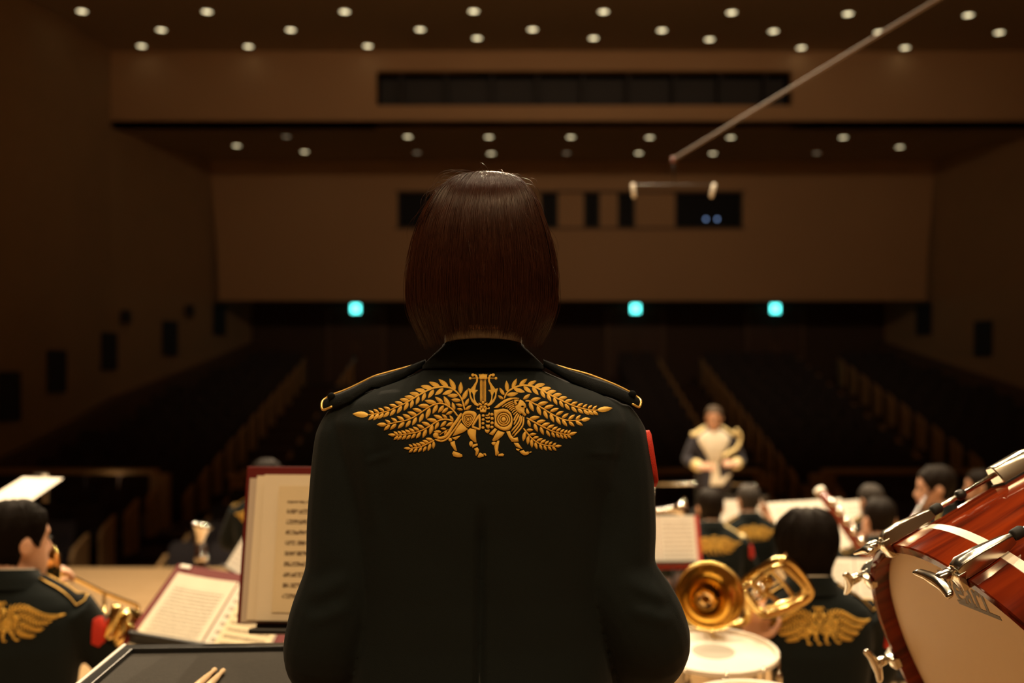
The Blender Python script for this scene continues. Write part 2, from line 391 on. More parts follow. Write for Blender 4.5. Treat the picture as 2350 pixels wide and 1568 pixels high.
# hall floor: terraces, one step for each row
NROW, Y0, DY, Z0, DZ = 12, 18.2, .90, -.80, .222
zrow = lambda i: Z0 + i * DZ
mb = MB()
for i in range(NROW):
    slab(mb, -11, mirror(-11), Y0 + (i - .55) * DY, Y0 + (i + .45) * DY + (1.9 if i == NROW - 1 else 0), -1.5, zrow(i))
slab(mb, -12.5, 16, 10.6, Y0 - .55 * DY, -1.5, -1.2)
for i in range(5): slab(mb, -11.5, 14.9, 12.4 + i * .92, Y0 - .55 * DY, -1.3, -1.2 + .12 * (i + 1))
struct('floor_hall', mb, M['hallfloor'], 'dark stepped floor of the auditorium')
# sloping plinth along each side wall
for side in (1, -1):
    pts = []
    for Y in (15.5, 17, 18.6, 20.3, 22, YA, 26, YB, YW):
        z = Z0 + (Y - Y0) / DY * DZ + .80; x = WX(Y)
        pts.append([Vector((x if side > 0 else mirror(x), Y, z)), Vector(((x + .22) if side > 0 else mirror(x + .22), Y, z)), Vector(((x + .25) if side > 0 else mirror(x + .25), Y, z - 1.4))])
    struct('trim_%d' % (2 if side > 0 else 3), MB().grid(pts), M['frame'], 'sloping plinth along the side wall')
# flat dark plates painted as the shade of wall openings, and speakers
for i, (px, t_, b_, wd, Y) in enumerate([(30, 855, 965, 34, 19.9), (141, 806, 900, 26, 21.6), (249, 765, 848, 38, 23.9), (395, 738, 816, 30, 26.2), (507, 700, 768, 22, 28.4)]):
    for side in (1, -1):
        x = WX(Y); kk = Y / FPX; z0, z1 = CZ - (b_ - HY) * kk, CZ - (t_ - HY) * kk
        L = .62
        dirv = Vector((WX(Y + .4) - WX(Y - .4), .8, 0)).normalized()
        c = Vector((x + .03, Y, (z0 + z1) / 2)); a, b = c - dirv * L / 2, c + dirv * L / 2
        def mm(p): return p if side > 0 else Vector((mirror(p.x), p.y, p.z))
        nrm = Vector((dirv.y, -dirv.x, 0))
        wn = struct('window_%d' % (20 + i + (0 if side > 0 else 10)), MB().add([mm(Vector((p.x, p.y, z)) + nrm * o) for o in (0, .02) for p, z in ((a, z0), (b, z0), (b, z1), (a, z1))], [(0, 1, 2, 3), (4, 5, 6, 7), (0, 1, 5, 4), (1, 2, 6, 5), (2, 3, 7, 6), (3, 0, 4, 7)]), M['void'], 'narrow dark plate painted as a shaded side wall opening')
        mb = MB()
        for p, q in (((a, z0), (b, z0)), ((b, z0), (b, z1)), ((b, z1), (a, z1)), ((a, z1), (a, z0))):
            mb.tube([mm(Vector((p[0].x, p[0].y, p[1])) + nrm * .02), mm(Vector((q[0].x, q[0].y, q[1])) + nrm * .02)], .02, 6)
        obj('window_frame', mb, M['void'], wn)
for px, py, Y, which in ((290, 727, 24.4, 'nearer'), (426, 713, 26.9, 'farther')):
    x = WX(Y) + .12; z = CZ - (py - HY) * Y / FPX
    t = tag(empty('wall_speaker', (x, Y, z)), 'small dark speaker high on the left wall, the %s of two' % which, 'speaker', 'wall speakers')
    bevel(obj('cabinet', MB().box((0, 0, 0), (.18, .24, .3)), M['void'], t), .01); obj('grille', MB().box((.095, -.01, 0), (.012, .2, .26)), M['black'], t); obj('bracket', MB().box((-.12, 0, 0), (.1, .05, .05)), M['black'], t)
# parapet between the front stalls and the raked rows
for a, b, lab in ((-10.2, -6.05, 'left of the aisle behind the trombone player'), (-4.6, -1.95, 'left of the standing musician'), (-.9, 4.25, 'hidden behind the standing musician and conductor'), (5.3, 8.1, 'right of the conductor'), (9.1, 13.6, 'far right behind the clarinet players')):
    t = tag(empty('parapet', ((a + b) / 2, 17.0, 0)), 'low brown parapet of the cross aisle, ' + lab, 'parapet', 'cross aisle parapets')
    h = (b - a) / 2
    obj('panel', slab(MB(), -h, h, -.06, .06, -1.2, .33), M['door'], t); bevel(obj('rail', slab(MB(), -h, h, -.11, .11, .33, .41), M['endwood'], t), .01)
    for s in (-1, 1): bevel(obj('post', slab(MB(), s * h - .2, s * h + .2, -.09, .09, -1.2, .328), M['endwood'], t), .01)
# seats
def seat_mesh():
    mb = MB()
    rings = []
    for z, hw, y0, y1 in ((.40, .23, -.02, .05), (.55, .24, .0, .09), (.80, .24, .05, .13), (.92, .235, .09, .16), (.97, .19, .11, .165)):
        rings.append([(-hw, y0, z), (0, y0 + .02, z), (hw, y0, z), (hw, y1, z), (0, y1 + .01, z), (-hw, y1, z)])
    mb.loft(rings)
    mb.loft([[(-.22, -.34, .36), (.22, -.34, .36), (.22, .03, .33), (-.22, .03, .33)], [(-.235, -.38, .42), (.235, -.38, .42), (.235, .03, .40), (-.235, .03, .40)], [(-.22, -.37, .47), (.22, -.37, .47), (.23, .03, .45), (-.23, .03, .45)]])
    for s in (-1, 1):
        mb.box((s * .250, -.12, .60), (.03, .40, .04)); mb.box((s * .250, .0, .30), (.028, .12, .60))
    return mb
seat_me = seat_mesh().mesh('auditorium_seat'); seat_me.materials.append(M['seat'])
end_me = MB().loft([[(-.025, -.34, 0), (.025, -.34, 0), (.025, .14, 0), (-.025, .14, 0)], [(-.025, -.36, .55), (.025, -.36, .55), (.025, .16, .60), (-.025, .16, .60)], [(-.025, -.28, .66), (.025, -.28, .66), (.025, .17, .80), (-.025, .17, .80)]]).mesh('row_end_panel'); end_me.materials.append(M['endwood'])
AIS = [(-5.85, -4.75), (-1.95, -.90), (4.30, 5.35), (8.15, 9.25)]
cand = []; ends = []
for sec in range(2):
    for i in range(NROW if sec == 0 else 5):
        Y = Y0 + i * DY if sec == 0 else 12.7 + i * .92
        z = zrow(i) if sec == 0 else -1.2 + .12 * (i + 1)
        xl = WX(Y) + .75; blocks = [(xl, AIS[0][0])] + [(AIS[j][1], AIS[j + 1][0]) for j in range(3)] + [(AIS[3][1], mirror(xl))]
        for bi, (a, b) in enumerate(blocks):
            n = int((b - a - .1) / .54); off = (b - a - n * .54) / 2
            if bi == 0: off = (b - a - n * .54) - .06
            if bi == 4: off = .06
            for j in range(n): cand.append((Y, a + off + (j + .5) * .53, z, sec, i))
            x0e, x1e = a + off - .035, a + off + n * .54 + .035
            if bi > 0: ends.append((x0e, Y, z, sec, i, bi))
            if bi < 4: ends.append((x1e, Y, z, sec, i, bi))
def seen(x, Y, z):
    px, py = CX + FPX * x / Y, HY - FPX * (z + .8 - CZ) / Y
    return -20 < px < 2370 and not 790 < px < 1420 and py < 1285 and not (px > 2130 and py > 1180)
ind = sorted([c for c in cand if seen(c[1], c[0], c[2])])
ORD = ['first', 'second', 'third', 'fourth', 'fifth', 'sixth', 'seventh', 'eighth', 'ninth', 'tenth', 'eleventh', 'twelfth']
for Y, x, z, sec, i in ind:
    o = link('auditorium_seat', seat_me); o.location = (x, Y, z)
    wh = ' left of' if CX + FPX * x / Y < 700 else ' right of' if CX + FPX * x / Y > 1500 else ' behind'
    tag(o, 'dark upholstered auditorium seat, %s row behind the parapet,%s the standing musician' % (ORD[i], wh) if sec == 0 else 'dark upholstered auditorium seat, %s row of the front stalls,%s the standing musician' % (ORD[i], wh), 'seat', 'raked auditorium seats' if sec == 0 else 'front stalls seats')
for x, Y, z, sec, i, bi in ends:
    if not -30 < CX + FPX * x / Y < 2380: continue
    o = link('row_end_panel', end_me); o.location = (x, Y, z)
    tag(o, 'pale wooden end panel, %s %s row, %s seat block, %s aisle side' % (ORD[i], 'raked' if sec == 0 else 'front stalls', ('far left', 'left', 'middle', 'right', 'far right')[bi], 'left' if abs(x - min(q[0] for q in ends if q[3:] == (sec, i, bi))) < .01 and bi > 0 else 'right'), 'panel', 'seat row end panels')
# downlights in the two soffits
ring = MB().lathe([(.13, 0), (.13, -.02), (.105, -.03), (.10, -.005)], 20, cap=False).mesh('trim_ring', True); ring.materials.append(M['lamp_ring'])
disc = MB().lathe([(.1, -.004), (.1, -.012)], 20).mesh('lamp_lens'); disc.materials.append(M['lamp'])
disc2 = MB().lathe([(.1, -.004), (.1, -.012)], 20).mesh('lamp_lens_dim'); disc2.materials.append(M['lamp_dim'])
def downlight(px, py, z, dim, label, group):
    p = pixz(px, py, z)
    t = tag(empty('ceiling_downlight', p), label, 'light', group)
    link('trim_ring', ring, None, t); link('lamp_lens', disc2 if dim else disc, None, t)
for rn, row in (('front', ((188, 24), (475, 25), (791, 25), (1087, 24), (1385, 25), (1679, 27), (1946, 30), (2222, 33))), ('middle', ((370, 67), (667, 67), (964, 66), (1222, 66), (1519, 68), (1775, 70), (2017, 72), (2293, 73))), ('rear', ((325, 104), (570, 105), (844, 104), (1095, 86), (1362, 86), (1628, 89), (1839, 108), (2077, 108)))):
    for i, (px, py) in enumerate(row):
        downlight(px, py, ZA, False, 'round warm downlight, %s from the left in the %s row of the upper ceiling' % (ORD[i], rn), 'upper ceiling downlights')
for rn, row in (('upper', ((543, 333, 0), (657, 312, 1), (936, 312, 0), (1122, 313, 0), (1310, 313, 0), (1491, 314, 0), (1677, 314, 0), (1935, 314, 0), (2065, 336, 0))), ('lower', ((699, 347, 0), (957, 349, 1), (1127, 351, 0), (1300, 350, 1), (1466, 350, 0), (1636, 351, 0), (1874, 350, 1)))):
    for i, (px, py, dm) in enumerate(row):
        downlight(px, py, ZB, dm, '%s round downlight, %s from the left in the %s row of the rear soffit' % ('dimmed' if dm else 'warm', ORD[i], rn), 'rear soffit downlights')
# two small lit lamps in the dark hall
def small_lamp(p, label):
    t = tag(empty('aisle_lamp', p), label, 'lamp')
    obj('bulb', MB().ball((0, 0, 0), .05), M['lamp_small'], t, True); obj('bracket', MB().tube([(0, .03, 0), (0, .08, -.05), (0, .10, -.4)], .014, 8), M['dark_steel'], t)
small_lamp(pix(255, 1111, 16.72), 'small bright lamp on the parapet above the trombone player')
small_lamp(pix(0, 1015, 20.1), 'small bright lamp low on the left wall at the picture edge')
# ================================================================== the embroidered emblem (traced in photograph pixels, then laid on each jacket)
def _z(off, sc): return lambda p: (off[0] + p[0] / sc, off[1] + p[1] / sc)
ZL, ZM, ZR = _z((800, 840), 6.819), _z((1050, 850), 7.465), _z((1120, 850), 7.467)
EMB = {}                                             # name -> list of (verts[(px,py,h)], faces)
def e_leaf(grp, b, t, wd, h=.0023):
    b, t = np.array(b), np.array(t); d = t - b; L = np.hypot(*d); d = d / L; n = np.array((-d[1], d[0])); hw = wd / 2
    S = (0, .12, .3, .5, .7, .88, 1); vs = []; fs = []
    for s in S:
        q = math.sin(math.pi * s ** .85) ** .8 if 0 < s < 1 else .02
        c = b + d * L * s
        for k, hh in ((-1, 0), (-.45, .8), (0, 1), (.45, .8), (1, 0)):
            p = c + n * hw * q * k; vs.append((p[0], p[1], .0003 + h * hh * (q ** .6)))
    for i in range(len(S) - 1):
        for k in range(4): fs.append((i * 5 + k, i * 5 + k + 1, (i + 1) * 5 + k + 1, (i + 1) * 5 + k))
    EMB.setdefault(grp, []).append((vs, fs))
def e_stroke(grp, pts, wd, h=.0013, taper=1.0, n=None, joined=True):
    P = [Vector((*p, 0)) for p in pts]; n = n or max(6, int(3 * len(pts)))
    if len(P) > 2: P = spline(P, n)
    vs = []; fs = []
    for i, p in enumerate(P):
        a, b = P[max(i - 1, 0)], P[min(i + 1, len(P) - 1)]; d = (b - a).normalized(); nn = Vector((-d.y, d.x, 0)); s = i / (len(P) - 1)
        w_ = wd * (1 + (taper - 1) * s) / 2
        if i in (0, len(P) - 1): w_ *= .55
        for k, hh in ((-1, 0), (-.5, .85), (.5, .85), (1, 0)):
            q = p + nn * w_ * k; vs.append((q.x, q.y, .0003 + h * hh))
    m = len(P)
    for i in range(m - 1):
        for k in range(3): fs.append((i * 4 + k, i * 4 + k + 1, i * 4 + 5 + k, i * 4 + 4 + k))
    fs += [(0, 1, 2, 3), tuple((m - 1) * 4 + k for k in (3, 2, 1, 0))]
    EMB.setdefault(grp, []).append((vs, fs))
def e_poly(grp, pts, h=.0015, inset=.55):
    P = [np.array(p, float) for p in pts]; n = len(P)
    area = sum(P[i][0] * P[(i + 1) % n][1] - P[(i + 1) % n][0] * P[i][1] for i in range(n)) / 2
    sg = 1 if area > 0 else -1
    def off(d):
        out = []
        for i in range(n):
            e1 = P[i] - P[i - 1]; e2 = P[(i + 1) % n] - P[i]
            n1 = np.array((-e1[1], e1[0])) / (np.hypot(*e1) + 1e-9) * sg; n2 = np.array((-e2[1], e2[0])) / (np.hypot(*e2) + 1e-9) * sg
            m = n1 + n2; m = m / max(np.hypot(*m), .6); out.append(P[i] + m * d)
        return out
    rings = [(P, .0002), (off(inset * .45), h * .75), (off(inset * 1.1), h)]
    vs = [(p[0], p[1], hh) for r, hh in rings for p in r]; fs = []
    for j in range(2):
        for i in range(n): fs.append((j * n + i, j * n + (i + 1) % n, (j + 1) * n + (i + 1) % n, (j + 1) * n + i))
    fs.append(tuple(2 * n + i for i in range(n)))
    EMB.setdefault(grp, []).append((vs, fs))
def e_ring(grp, c, outer, inner, h=.0014, n=32):     # outer / inner: radius or star-shaped polygon
    c = np.array(c, float)
    def rad(sh, a):
        if not hasattr(sh, '__len__'): return sh
        best = 0; d = np.array((math.cos(a), math.sin(a)))
        for i in range(len(sh)):
            p, q = np.array(sh[i]) - c, np.array(sh[(i + 1) % len(sh)]) - c; e = q - p
            den = d[0] * -e[1] + d[1] * e[0]
            if abs(den) < 1e-9: continue
            t = (p[0] * -e[1] + p[1] * e[0]) / den; u = (d[0] * p[1] - d[1] * p[0]) / den
            if t > 0 and -1e-6 <= u <= 1 + 1e-6: best = max(best, t)
        return best
    vs = []; fs = []
    for i in range(n):
        a = 2 * math.pi * i / n; d = np.array((math.cos(a), math.sin(a))); ro, ri = rad(outer, a), rad(inner, a); ri = min(ri, ro * .97); m = min(.6, (ro - ri) * .3)
        for r, hh in ((ro, .0002), (ro - m, h), (ri + m, h), (ri, .0002)): p = c + d * r; vs.append((p[0], p[1], hh))
    for i in range(n):
        j = (i + 1) % n
        for k in range(3): fs.append((i * 4 + k, i * 4 + k + 1, j * 4 + k + 1, j * 4 + k))
    EMB.setdefault(grp, []).append((vs, fs))
def e_disc(grp, c, r, h=.0016, n=14):
    rx, ry = r if hasattr(r, '__len__') else (r, r)
    e_poly(grp, [(c[0] + rx * math.cos(2 * math.pi * k / n), c[1] + ry * math.sin(2 * math.pi * k / n)) for k in range(n)], h)
def branch(grp, Z, stem, tip, tw, leaves, sw=2.6):
    e_stroke(grp, [Z(p) for p in stem], sw, .0011, 1.5, n=len(stem) * 4)
    sc = 6.819 if Z is ZL else 7.467
    e_leaf(grp, Z(tip[:2]), Z(tip[2:]), tw / sc, .0018)
    for a, b, c, d in leaves:
        L = math.hypot(c - a, d - b)
        e_leaf(grp, Z((a, b)), Z((c, d)), (L * .30 + 16) / sc)
def q4(s): return [tuple(float(v) for v in q.split(',')) for q in s.split()]
def q2(s): return [tuple(float(v) for v in q.split(',')) for q in s.split()]
branch('branch1', ZL, q2('310,770 400,760 560,725 660,690 770,640 860,600 960,545 1100,460 1210,400 1330,350 1480,330 1600,350 1700,420 1770,520 1800,620 1820,695'), (318, 770, 65, 755), 98,
    q4('400,750,315,700 475,735,390,680 560,712,465,662 655,685,548,645 760,640,638,610 855,600,722,567 950,545,800,527 1030,500,875,483 1110,448,955,430 1205,395,1045,375 1310,350,1130,320 1430,325,1258,257 1560,330,1408,213 1672,375,1580,200 1750,440,1758,250 1785,535,1865,368 1820,630,1885,508 1830,690,1925,617 '
       '400,770,312,850 475,755,388,852 550,745,465,832 640,720,545,810 735,680,645,788 835,630,757,750 935,575,865,705 1010,535,968,668 1105,480,1055,612 1205,425,1148,558 1335,375,1243,510 1485,355,1352,460 1630,385,1468,450 1715,465,1545,470 1755,545,1605,530 1785,630,1675,600 1790,690,1692,675'))
branch('branch2', ZL, q2('590,920 660,905 770,880 880,860 980,825 1075,770 1150,720 1270,640 1380,595 1480,595 1570,640 1640,700 1710,790'), (598, 920, 440, 920), 66,
    q4('660,900,570,845 765,880,665,815 870,855,755,788 980,825,845,758 1070,772,918,722 1150,715,998,672 1265,630,1085,625 1375,585,1190,545 1480,580,1352,487 1585,640,1488,475 1660,695,1622,567 '
       '650,925,552,1012 750,905,650,1000 875,880,770,985 970,855,893,965 1065,805,998,935 1170,745,1105,888 1275,660,1212,830 1392,605,1315,752 1490,620,1400,738 1560,655,1458,742 1630,715,1520,765'))
branch('branch3', ZL, q2('730,1085 850,1080 960,1060 1060,1040 1160,1005 1270,945 1380,875 1480,840 1570,845 1640,870'), (742, 1085, 618, 1075), 52,
    q4('775,1078,705,1025 838,1075,768,1018 905,1065,825,1012 970,1050,882,1000 1035,1035,940,980 1105,1015,1003,955 1185,978,1065,922 1280,935,1140,880 1385,865,1222,835 1475,832,1328,770 1545,825,1460,760 1640,860,1580,775 '
       '780,1100,705,1160 835,1095,765,1163 905,1085,835,1158 975,1078,905,1152 1050,1060,978,1142 1130,1035,1058,1138 1220,990,1160,1130 1315,920,1270,1080 1412,880,1350,1000 1530,865,1435,960 1640,885,1522,945 '
       '1455,1035,1330,1030 1530,990,1440,980 1540,1010,1495,1085'))
e_stroke('branch3', [ZL(p) for p in ((1420, 1085), (1500, 1030), (1565, 995))], 2.2)
branch('branch4', ZL, q2('960,1295 1060,1280 1150,1260 1230,1220 1340,1165'), (975, 1295, 865, 1288), 44,
    q4('1005,1272,942,1228 1070,1265,1000,1215 1135,1255,1050,1208 1205,1232,1105,1195 1260,1205,1155,1165 1325,1165,1205,1133 1010,1300,942,1358 1080,1290,1012,1355 1150,1275,1088,1352 1218,1258,1165,1345 1285,1215,1243,1335 1335,1180,1325,1302'))
branch('branch5', ZR, q2('1880,688 1800,690 1680,675 1550,640 1430,600 1310,545 1150,470 1020,400 900,335 780,285 650,260 560,265 440,305 330,380 275,490'), (1865, 688, 2132, 652), 96,
    q4('262,500,170,435 280,430,195,305 330,370,315,178 410,310,493,145 535,255,672,150 675,250,830,187 795,275,978,245 900,325,1082,312 1010,380,1170,362 1110,430,1268,418 1210,485,1358,470 1312,540,1447,512 1420,590,1537,548 1525,625,1628,570 1620,645,1702,588 1710,662,1783,600 1790,672,1865,612 '
       '320,430,517,398 440,320,630,378 605,280,747,390 755,295,865,428 900,350,978,483 1012,415,1082,542 1120,475,1185,600 1222,525,1292,645 1315,580,1402,688 1425,625,1523,728 1535,660,1632,748 1635,685,1735,770 1715,695,1808,773 1795,705,1887,773'))
branch('branch6', ZR, q2('1600,858 1490,865 1380,865 1270,840 1160,790 1060,735 960,670 850,605 760,560 700,530 640,530'), (1590, 858, 1755, 832), 70,
    q4('600,500,725,412 725,520,905,480 850,590,1032,548 960,650,1130,603 1060,710,1215,655 1160,770,1297,702 1265,820,1382,742 1375,850,1490,762 1500,850,1590,772 '
       '705,545,780,712 840,615,905,780 955,690,1020,840 1062,750,1130,898 1165,805,1243,938 1268,850,1355,968 1380,880,1482,968 1500,880,1625,950'))
branch('branch7', ZR, q2('1400,1105 1300,1098 1200,1075 1100,1045 1000,1000 900,950 800,895 660,818'), (1380, 1106, 1523, 1065), 58,
    q4('710,830,892,802 825,900,990,860 915,955,1065,905 1010,995,1138,938 1090,1030,1195,970 1165,1048,1252,995 1235,1072,1310,1010 1298,1085,1365,1020 1360,1092,1415,1022 '
       '680,850,725,980 790,915,848,1058 895,970,950,1112 1000,1030,1062,1142 1090,1060,1145,1158 1165,1080,1225,1165 1232,1095,1288,1178 1295,1108,1355,1180 1355,1112,1425,1170'))
branch('branch8', ZR, q2('1150,1305 1000,1290 900,1265 820,1225 740,1160 680,1090 605,995'), (1145, 1305, 1263, 1295), 50,
    q4('655,1025,780,1025 710,1105,832,1090 765,1165,875,1143 828,1215,938,1170 895,1250,993,1190 970,1270,1045,1207 1035,1280,1105,1222 1105,1295,1170,1243 '
       '635,1050,600,1220 690,1125,680,1280 745,1180,752,1330 805,1235,840,1358 880,1265,928,1368 955,1290,1003,1380 1025,1305,1092,1382 1100,1310,1170,1382'))
# lyre
mir = lambda P: [(874 - x, y) for x, y in P]
arm = q2('300,70 335,90 355,140 350,200 320,270 305,345 350,350 315,385 295,440 300,500 330,560 375,590 350,625 290,595 240,540 210,470 200,390 178,318 225,330 270,270 315,200 320,140 300,105 270,95')
crown = q2('365,70 388,84 400,66 418,82 437,60 456,82 474,66 486,84 510,72 500,165 437,157 380,165')
for f_ in (lambda P: P, mir):
    e_poly('lyre', [ZM(p) for p in f_(arm)]); e_disc('lyre', ZM(f_([(262, 88)])[0]), 3.8); e_disc('lyre', ZM(f_([(216, 145)])[0]), 3.4)
    e_stroke('lyre', [ZM(p) for p in f_([(235, 145), (375, 140)])], 2.6)
e_poly('lyre', [ZM(p) for p in crown])
for x in (392, 414, 437, 460, 482): e_stroke('lyre', [ZM((x, 168)), ZM((x, 300)), ZM((x, 430)), ZM((x, 552 if x != 437 else 530))], 2.0, .001)
e_poly('lyre', [ZM(p) for p in q2('330,640 325,676 380,680 390,725 490,725 500,672 558,670 548,630 515,655 480,645 470,690 437,640 405,690 395,645 360,655')])
for k in range(5):
    a = math.radians(-90 + 72 * k); c, s = math.cos(a), math.sin(a)
    pr = lambda r, t: ZM((437 + r * c - t * s, 598 + (r * s + t * c) * .82))
    e_poly('lyre', [pr(12, 0), pr(45, 26), pr(88, 22), pr(74, 0), pr(88, -22), pr(45, -26)])
# lion
P_ = lambda s, Z=ZM: e_poly('lion', [Z(p) for p in q2(s)])
hq = [ZM(p) for p in q2('130,700 200,690 290,705 332,740 320,800 270,890 225,950 180,985 130,950 85,890 68,820 85,750')]
hr = lambda r: [ZM((182 + r * x, 850 + r * y)) for x, y in ((-.85, -.75), (-.2, -1), (.6, -.98), (1, -.55), (.85, .1), (.35, .85), (-.05, 1.25), (-.5, .85), (-.9, .2))]
e_ring('lion', ZM((182, 850)), hq, hr(92)); e_ring('lion', ZM((182, 850)), hr(83), hr(63)); e_ring('lion', ZM((182, 850)), hr(54), hr(37)); e_poly('lion', hr(27))
fq = [ZM(p) for p in q2('618,680 690,675 780,655 860,675 920,740 945,830 945,900 925,980 880,1030 800,1040 720,1010 650,970 628,950 640,850 625,760')]
e_ring('lion', ZM((790, 845)), fq, 126 / 7.465, n=48)
for a, b in ((114, 86), (76, 52)): e_ring('lion', ZM((790, 845)), a / 7.465, b / 7.465)
e_disc('lion', ZM((790, 845)), 41 / 7.465)
for a, b in (((377, 755), (385, 1015)), ((385, 1018), (248, 968)), ((250, 968), (372, 765))): e_stroke('lion', [ZM(a), ZM(((a[0] + b[0]) / 2, (a[1] + b[1]) / 2)), ZM(b)], 5.2)
for p in ((440, 780), (440, 848), (437, 912), (437, 985)): e_disc('lion', ZM(p), (3.6, 3.2))
for p in ((588, 758), (592, 830), (592, 905), (588, 975)): e_disc('lion', ZM(p), (3.9, 3.5))
for s in ('470,770 520,760 545,720 558,745 545,785 510,795', '470,800 510,810 560,795 560,830 520,840 485,835', '480,860 520,870 555,860 555,895 525,905 490,895', '480,930 520,935 552,930 552,990 525,1008 490,975', '465,1010 500,1020 552,1015 545,1055 515,1085 475,1060',
          '640,990 680,1015 610,1118 535,1095', '215,995 320,1020 315,1130 328,1240 290,1235 215,1170 170,1080 170,1030', '270,1270 340,1255 350,1290 300,1310 255,1335 250,1310', '280,1345 340,1320 370,1360 355,1430 320,1470 305,1455 310,1390',
          '385,1410 450,1445 450,1480 370,1500 338,1490 360,1440', '440,1425 480,1425 500,1460 480,1472', '690,1030 810,1070 770,1130 690,1195 620,1222 593,1200 640,1110', '575,1250 600,1230 660,1232 640,1285 610,1290',
          '685,1205 720,1205 705,1290 695,1370 715,1420 690,1440 670,1470 645,1455 640,1380 628,1300 665,1240', '700,1435 770,1425 802,1440 785,1475 690,1472', '830,1050 900,1040 915,1100 965,1165 1030,1145 1048,1225 930,1230 880,1160',
          '960,1240 1040,1245 1070,1290 1115,1348 1090,1350 1000,1310', '1000,1340 1070,1352 1045,1390 1005,1365', '1060,1390 1130,1365 1160,1400 1215,1390 1225,1430 1190,1455 1130,1458 1080,1420', '1225,1400 1265,1390 1268,1405 1235,1425',
          '620,650 700,580 800,510 900,475 1000,472 1060,485 1040,500 950,500 850,540 770,600 690,652', '1065,505 1120,530 1165,580 1180,640 1150,650 1145,720 1180,765 1160,790 1120,770 1105,740 1075,752 1020,710 990,650 985,615 1030,595 1045,550',
          '1185,650 1215,690 1235,735 1215,755 1180,745 1170,700', '970,510 1050,510 1045,530 1010,540 1030,585 985,600 965,560'): P_(s)
e_disc('lion', ZM((232, 1262)), (4.6, 6.6))
for s in ('955,530 860,570 760,635', '960,560 880,595 815,640', '970,590 900,620 855,655', '975,615 920,645 885,680', '985,650 940,670 910,700', '1000,680 960,700 935,735', '1020,710 980,740 955,770'): e_stroke('lion', [ZM(p) for p in q2(s)], 2.9)
for s in ('1030,740 990,800 965,870', '1055,755 1010,850 965,935', '1080,770 1040,900 920,1050', '1105,785 1070,930 935,1105', '1135,800 1110,960 960,1140'): e_stroke('lion', [ZM(p) for p in q2(s)], 3.9)
e_stroke('lion', [ZL(p) for p in q2('1765,745 1700,850 1620,960 1560,1060 1500,1115 1420,1130 1360,1095')], 6.6); e_disc('lion', ZL((1365, 1085)), 6.5)
e_stroke('lion', [ZL(p) for p in q2('1765,830 1690,950 1610,1060 1540,1145 1450,1180 1350,1150')], 4.2)
for s in ('1760,890 1870,990 1800,1040 1620,1105 1690,980', '1755,1090 1680,1165 1610,1125', '1660,1170 1670,1230 1700,1335 1660,1325 1600,1240 1590,1200', '1640,1335 1700,1350 1775,1385 1785,1420 1750,1432 1690,1430 1640,1415 1620,1370'): P_(s, ZL)
e_disc('lion', ZL((1592, 1158)), 4.4)
e_poly('eye', [ZM(p) for p in q2('1083,622 1112,612 1138,624 1108,640')], .0022, .2); e_poly('eye', [ZM(p) for p in q2('1000,545 1036,540 1030,580 1015,565')], .0019, .2)

def lay(mb, pieces, bvh, ray, hscale=1.0):
    """project pieces onto a surface; ray(px, py) -> origin, direction"""
    for vs, fs in pieces:
        out = []; ok = True; last = None
        for px, py, h in vs:
            o, d = ray(px, py); hit = bvh.ray_cast(o, d)
            if hit[0] is None:
                if last is None: ok = False; break
                hit = last
            last = hit; nrm = hit[1] if hit[1].dot(d) < 0 else -hit[1]
            out.append(hit[0] + nrm * (h * hscale))
        if ok: mb.add(out, fs)
    return mb
# ================================================================== people
def sring(cx, cy, z, hw, hd, p=2.4, n=28):
    out = []
    for k in range(n):
        a = 2 * math.pi * k / n; c, s = math.cos(a), math.sin(a)
        out.append(Vector((cx + hw * math.copysign(abs(c) ** (2 / p), c), cy + hd * math.copysign(abs(s) ** (2 / p), s), z)))
    return out
HEAD = [(-.116, .018, .070, -.030), (-.108, .034, .084, -.006), (-.090, .050, .091, .030), (-.055, .062, .093, .058), (-.02, .068, .090, .080), (0, .071, .088, .090), (.03, .075, .092, .099), (.06, .073, .086, .098), (.085, .064, .069, .086), (.104, .046, .044, .062), (.114, .022, .018, .032)]
HZ = [h[0] for h in HEAD]
def head_pt(t, z, k=1.0):                            # t = 0 front, pi back
    z0 = z; z = max(z, -.05)
    hw, yf, yb = (interp(z, HZ, [h[i] for h in HEAD]) for i in (1, 2, 3))
    mid = (yf - yb) / 2; half = (yf + yb) / 2
    return Vector((hw * math.sin(t) * k, mid + half * math.cos(t) * k, z0))
def add_head(mb, T):
    mb.loft([[T @ Vector((hw * math.sin(a), (yf - yb) / 2 + (yf + yb) / 2 * math.cos(a), z)) for a in (2 * math.pi * k / 24 for k in range(24))] for z, hw, yf, yb in HEAD])
    # nose, brow, lips, chin, ears
    mb.tube([T @ Vector(p) for p in ((0, .080, .018), (0, .098, -.012), (0, .108, -.034), (0, .094, -.046))], [.008, .010, .013, .009], 8)
    for s in (-1, 1): mb.ball(T @ Vector((s * .012, .094, -.038)), .008, 8, 6)
    mb.tube([T @ Vector(p) for p in ((-.05, .068, .026), (-.02, .086, .03), (.02, .086, .03), (.05, .068, .026))], .008, 8)
    mb.tube([T @ Vector(p) for p in ((-.022, .086, -.066), (0, .094, -.064), (.022, .086, -.066))], [.004, .008, .004], 8)
    mb.ball(T @ Vector((0, .082, -.103)), .016, 10, 6)
    for s in (-1, 1):
        mb.loft([[T @ Vector((s * (.066 + .012 * q + .004 * math.cos(a)), -.012 - .010 * q + .018 * w_ * math.cos(a), -.005 + .031 * w_ * math.sin(a))) for a in (2 * math.pi * k / 12 for k in range(12))] for q, w_ in ((0, .7), (.7, .95), (1.2, 1.0), (1.6, .8))])
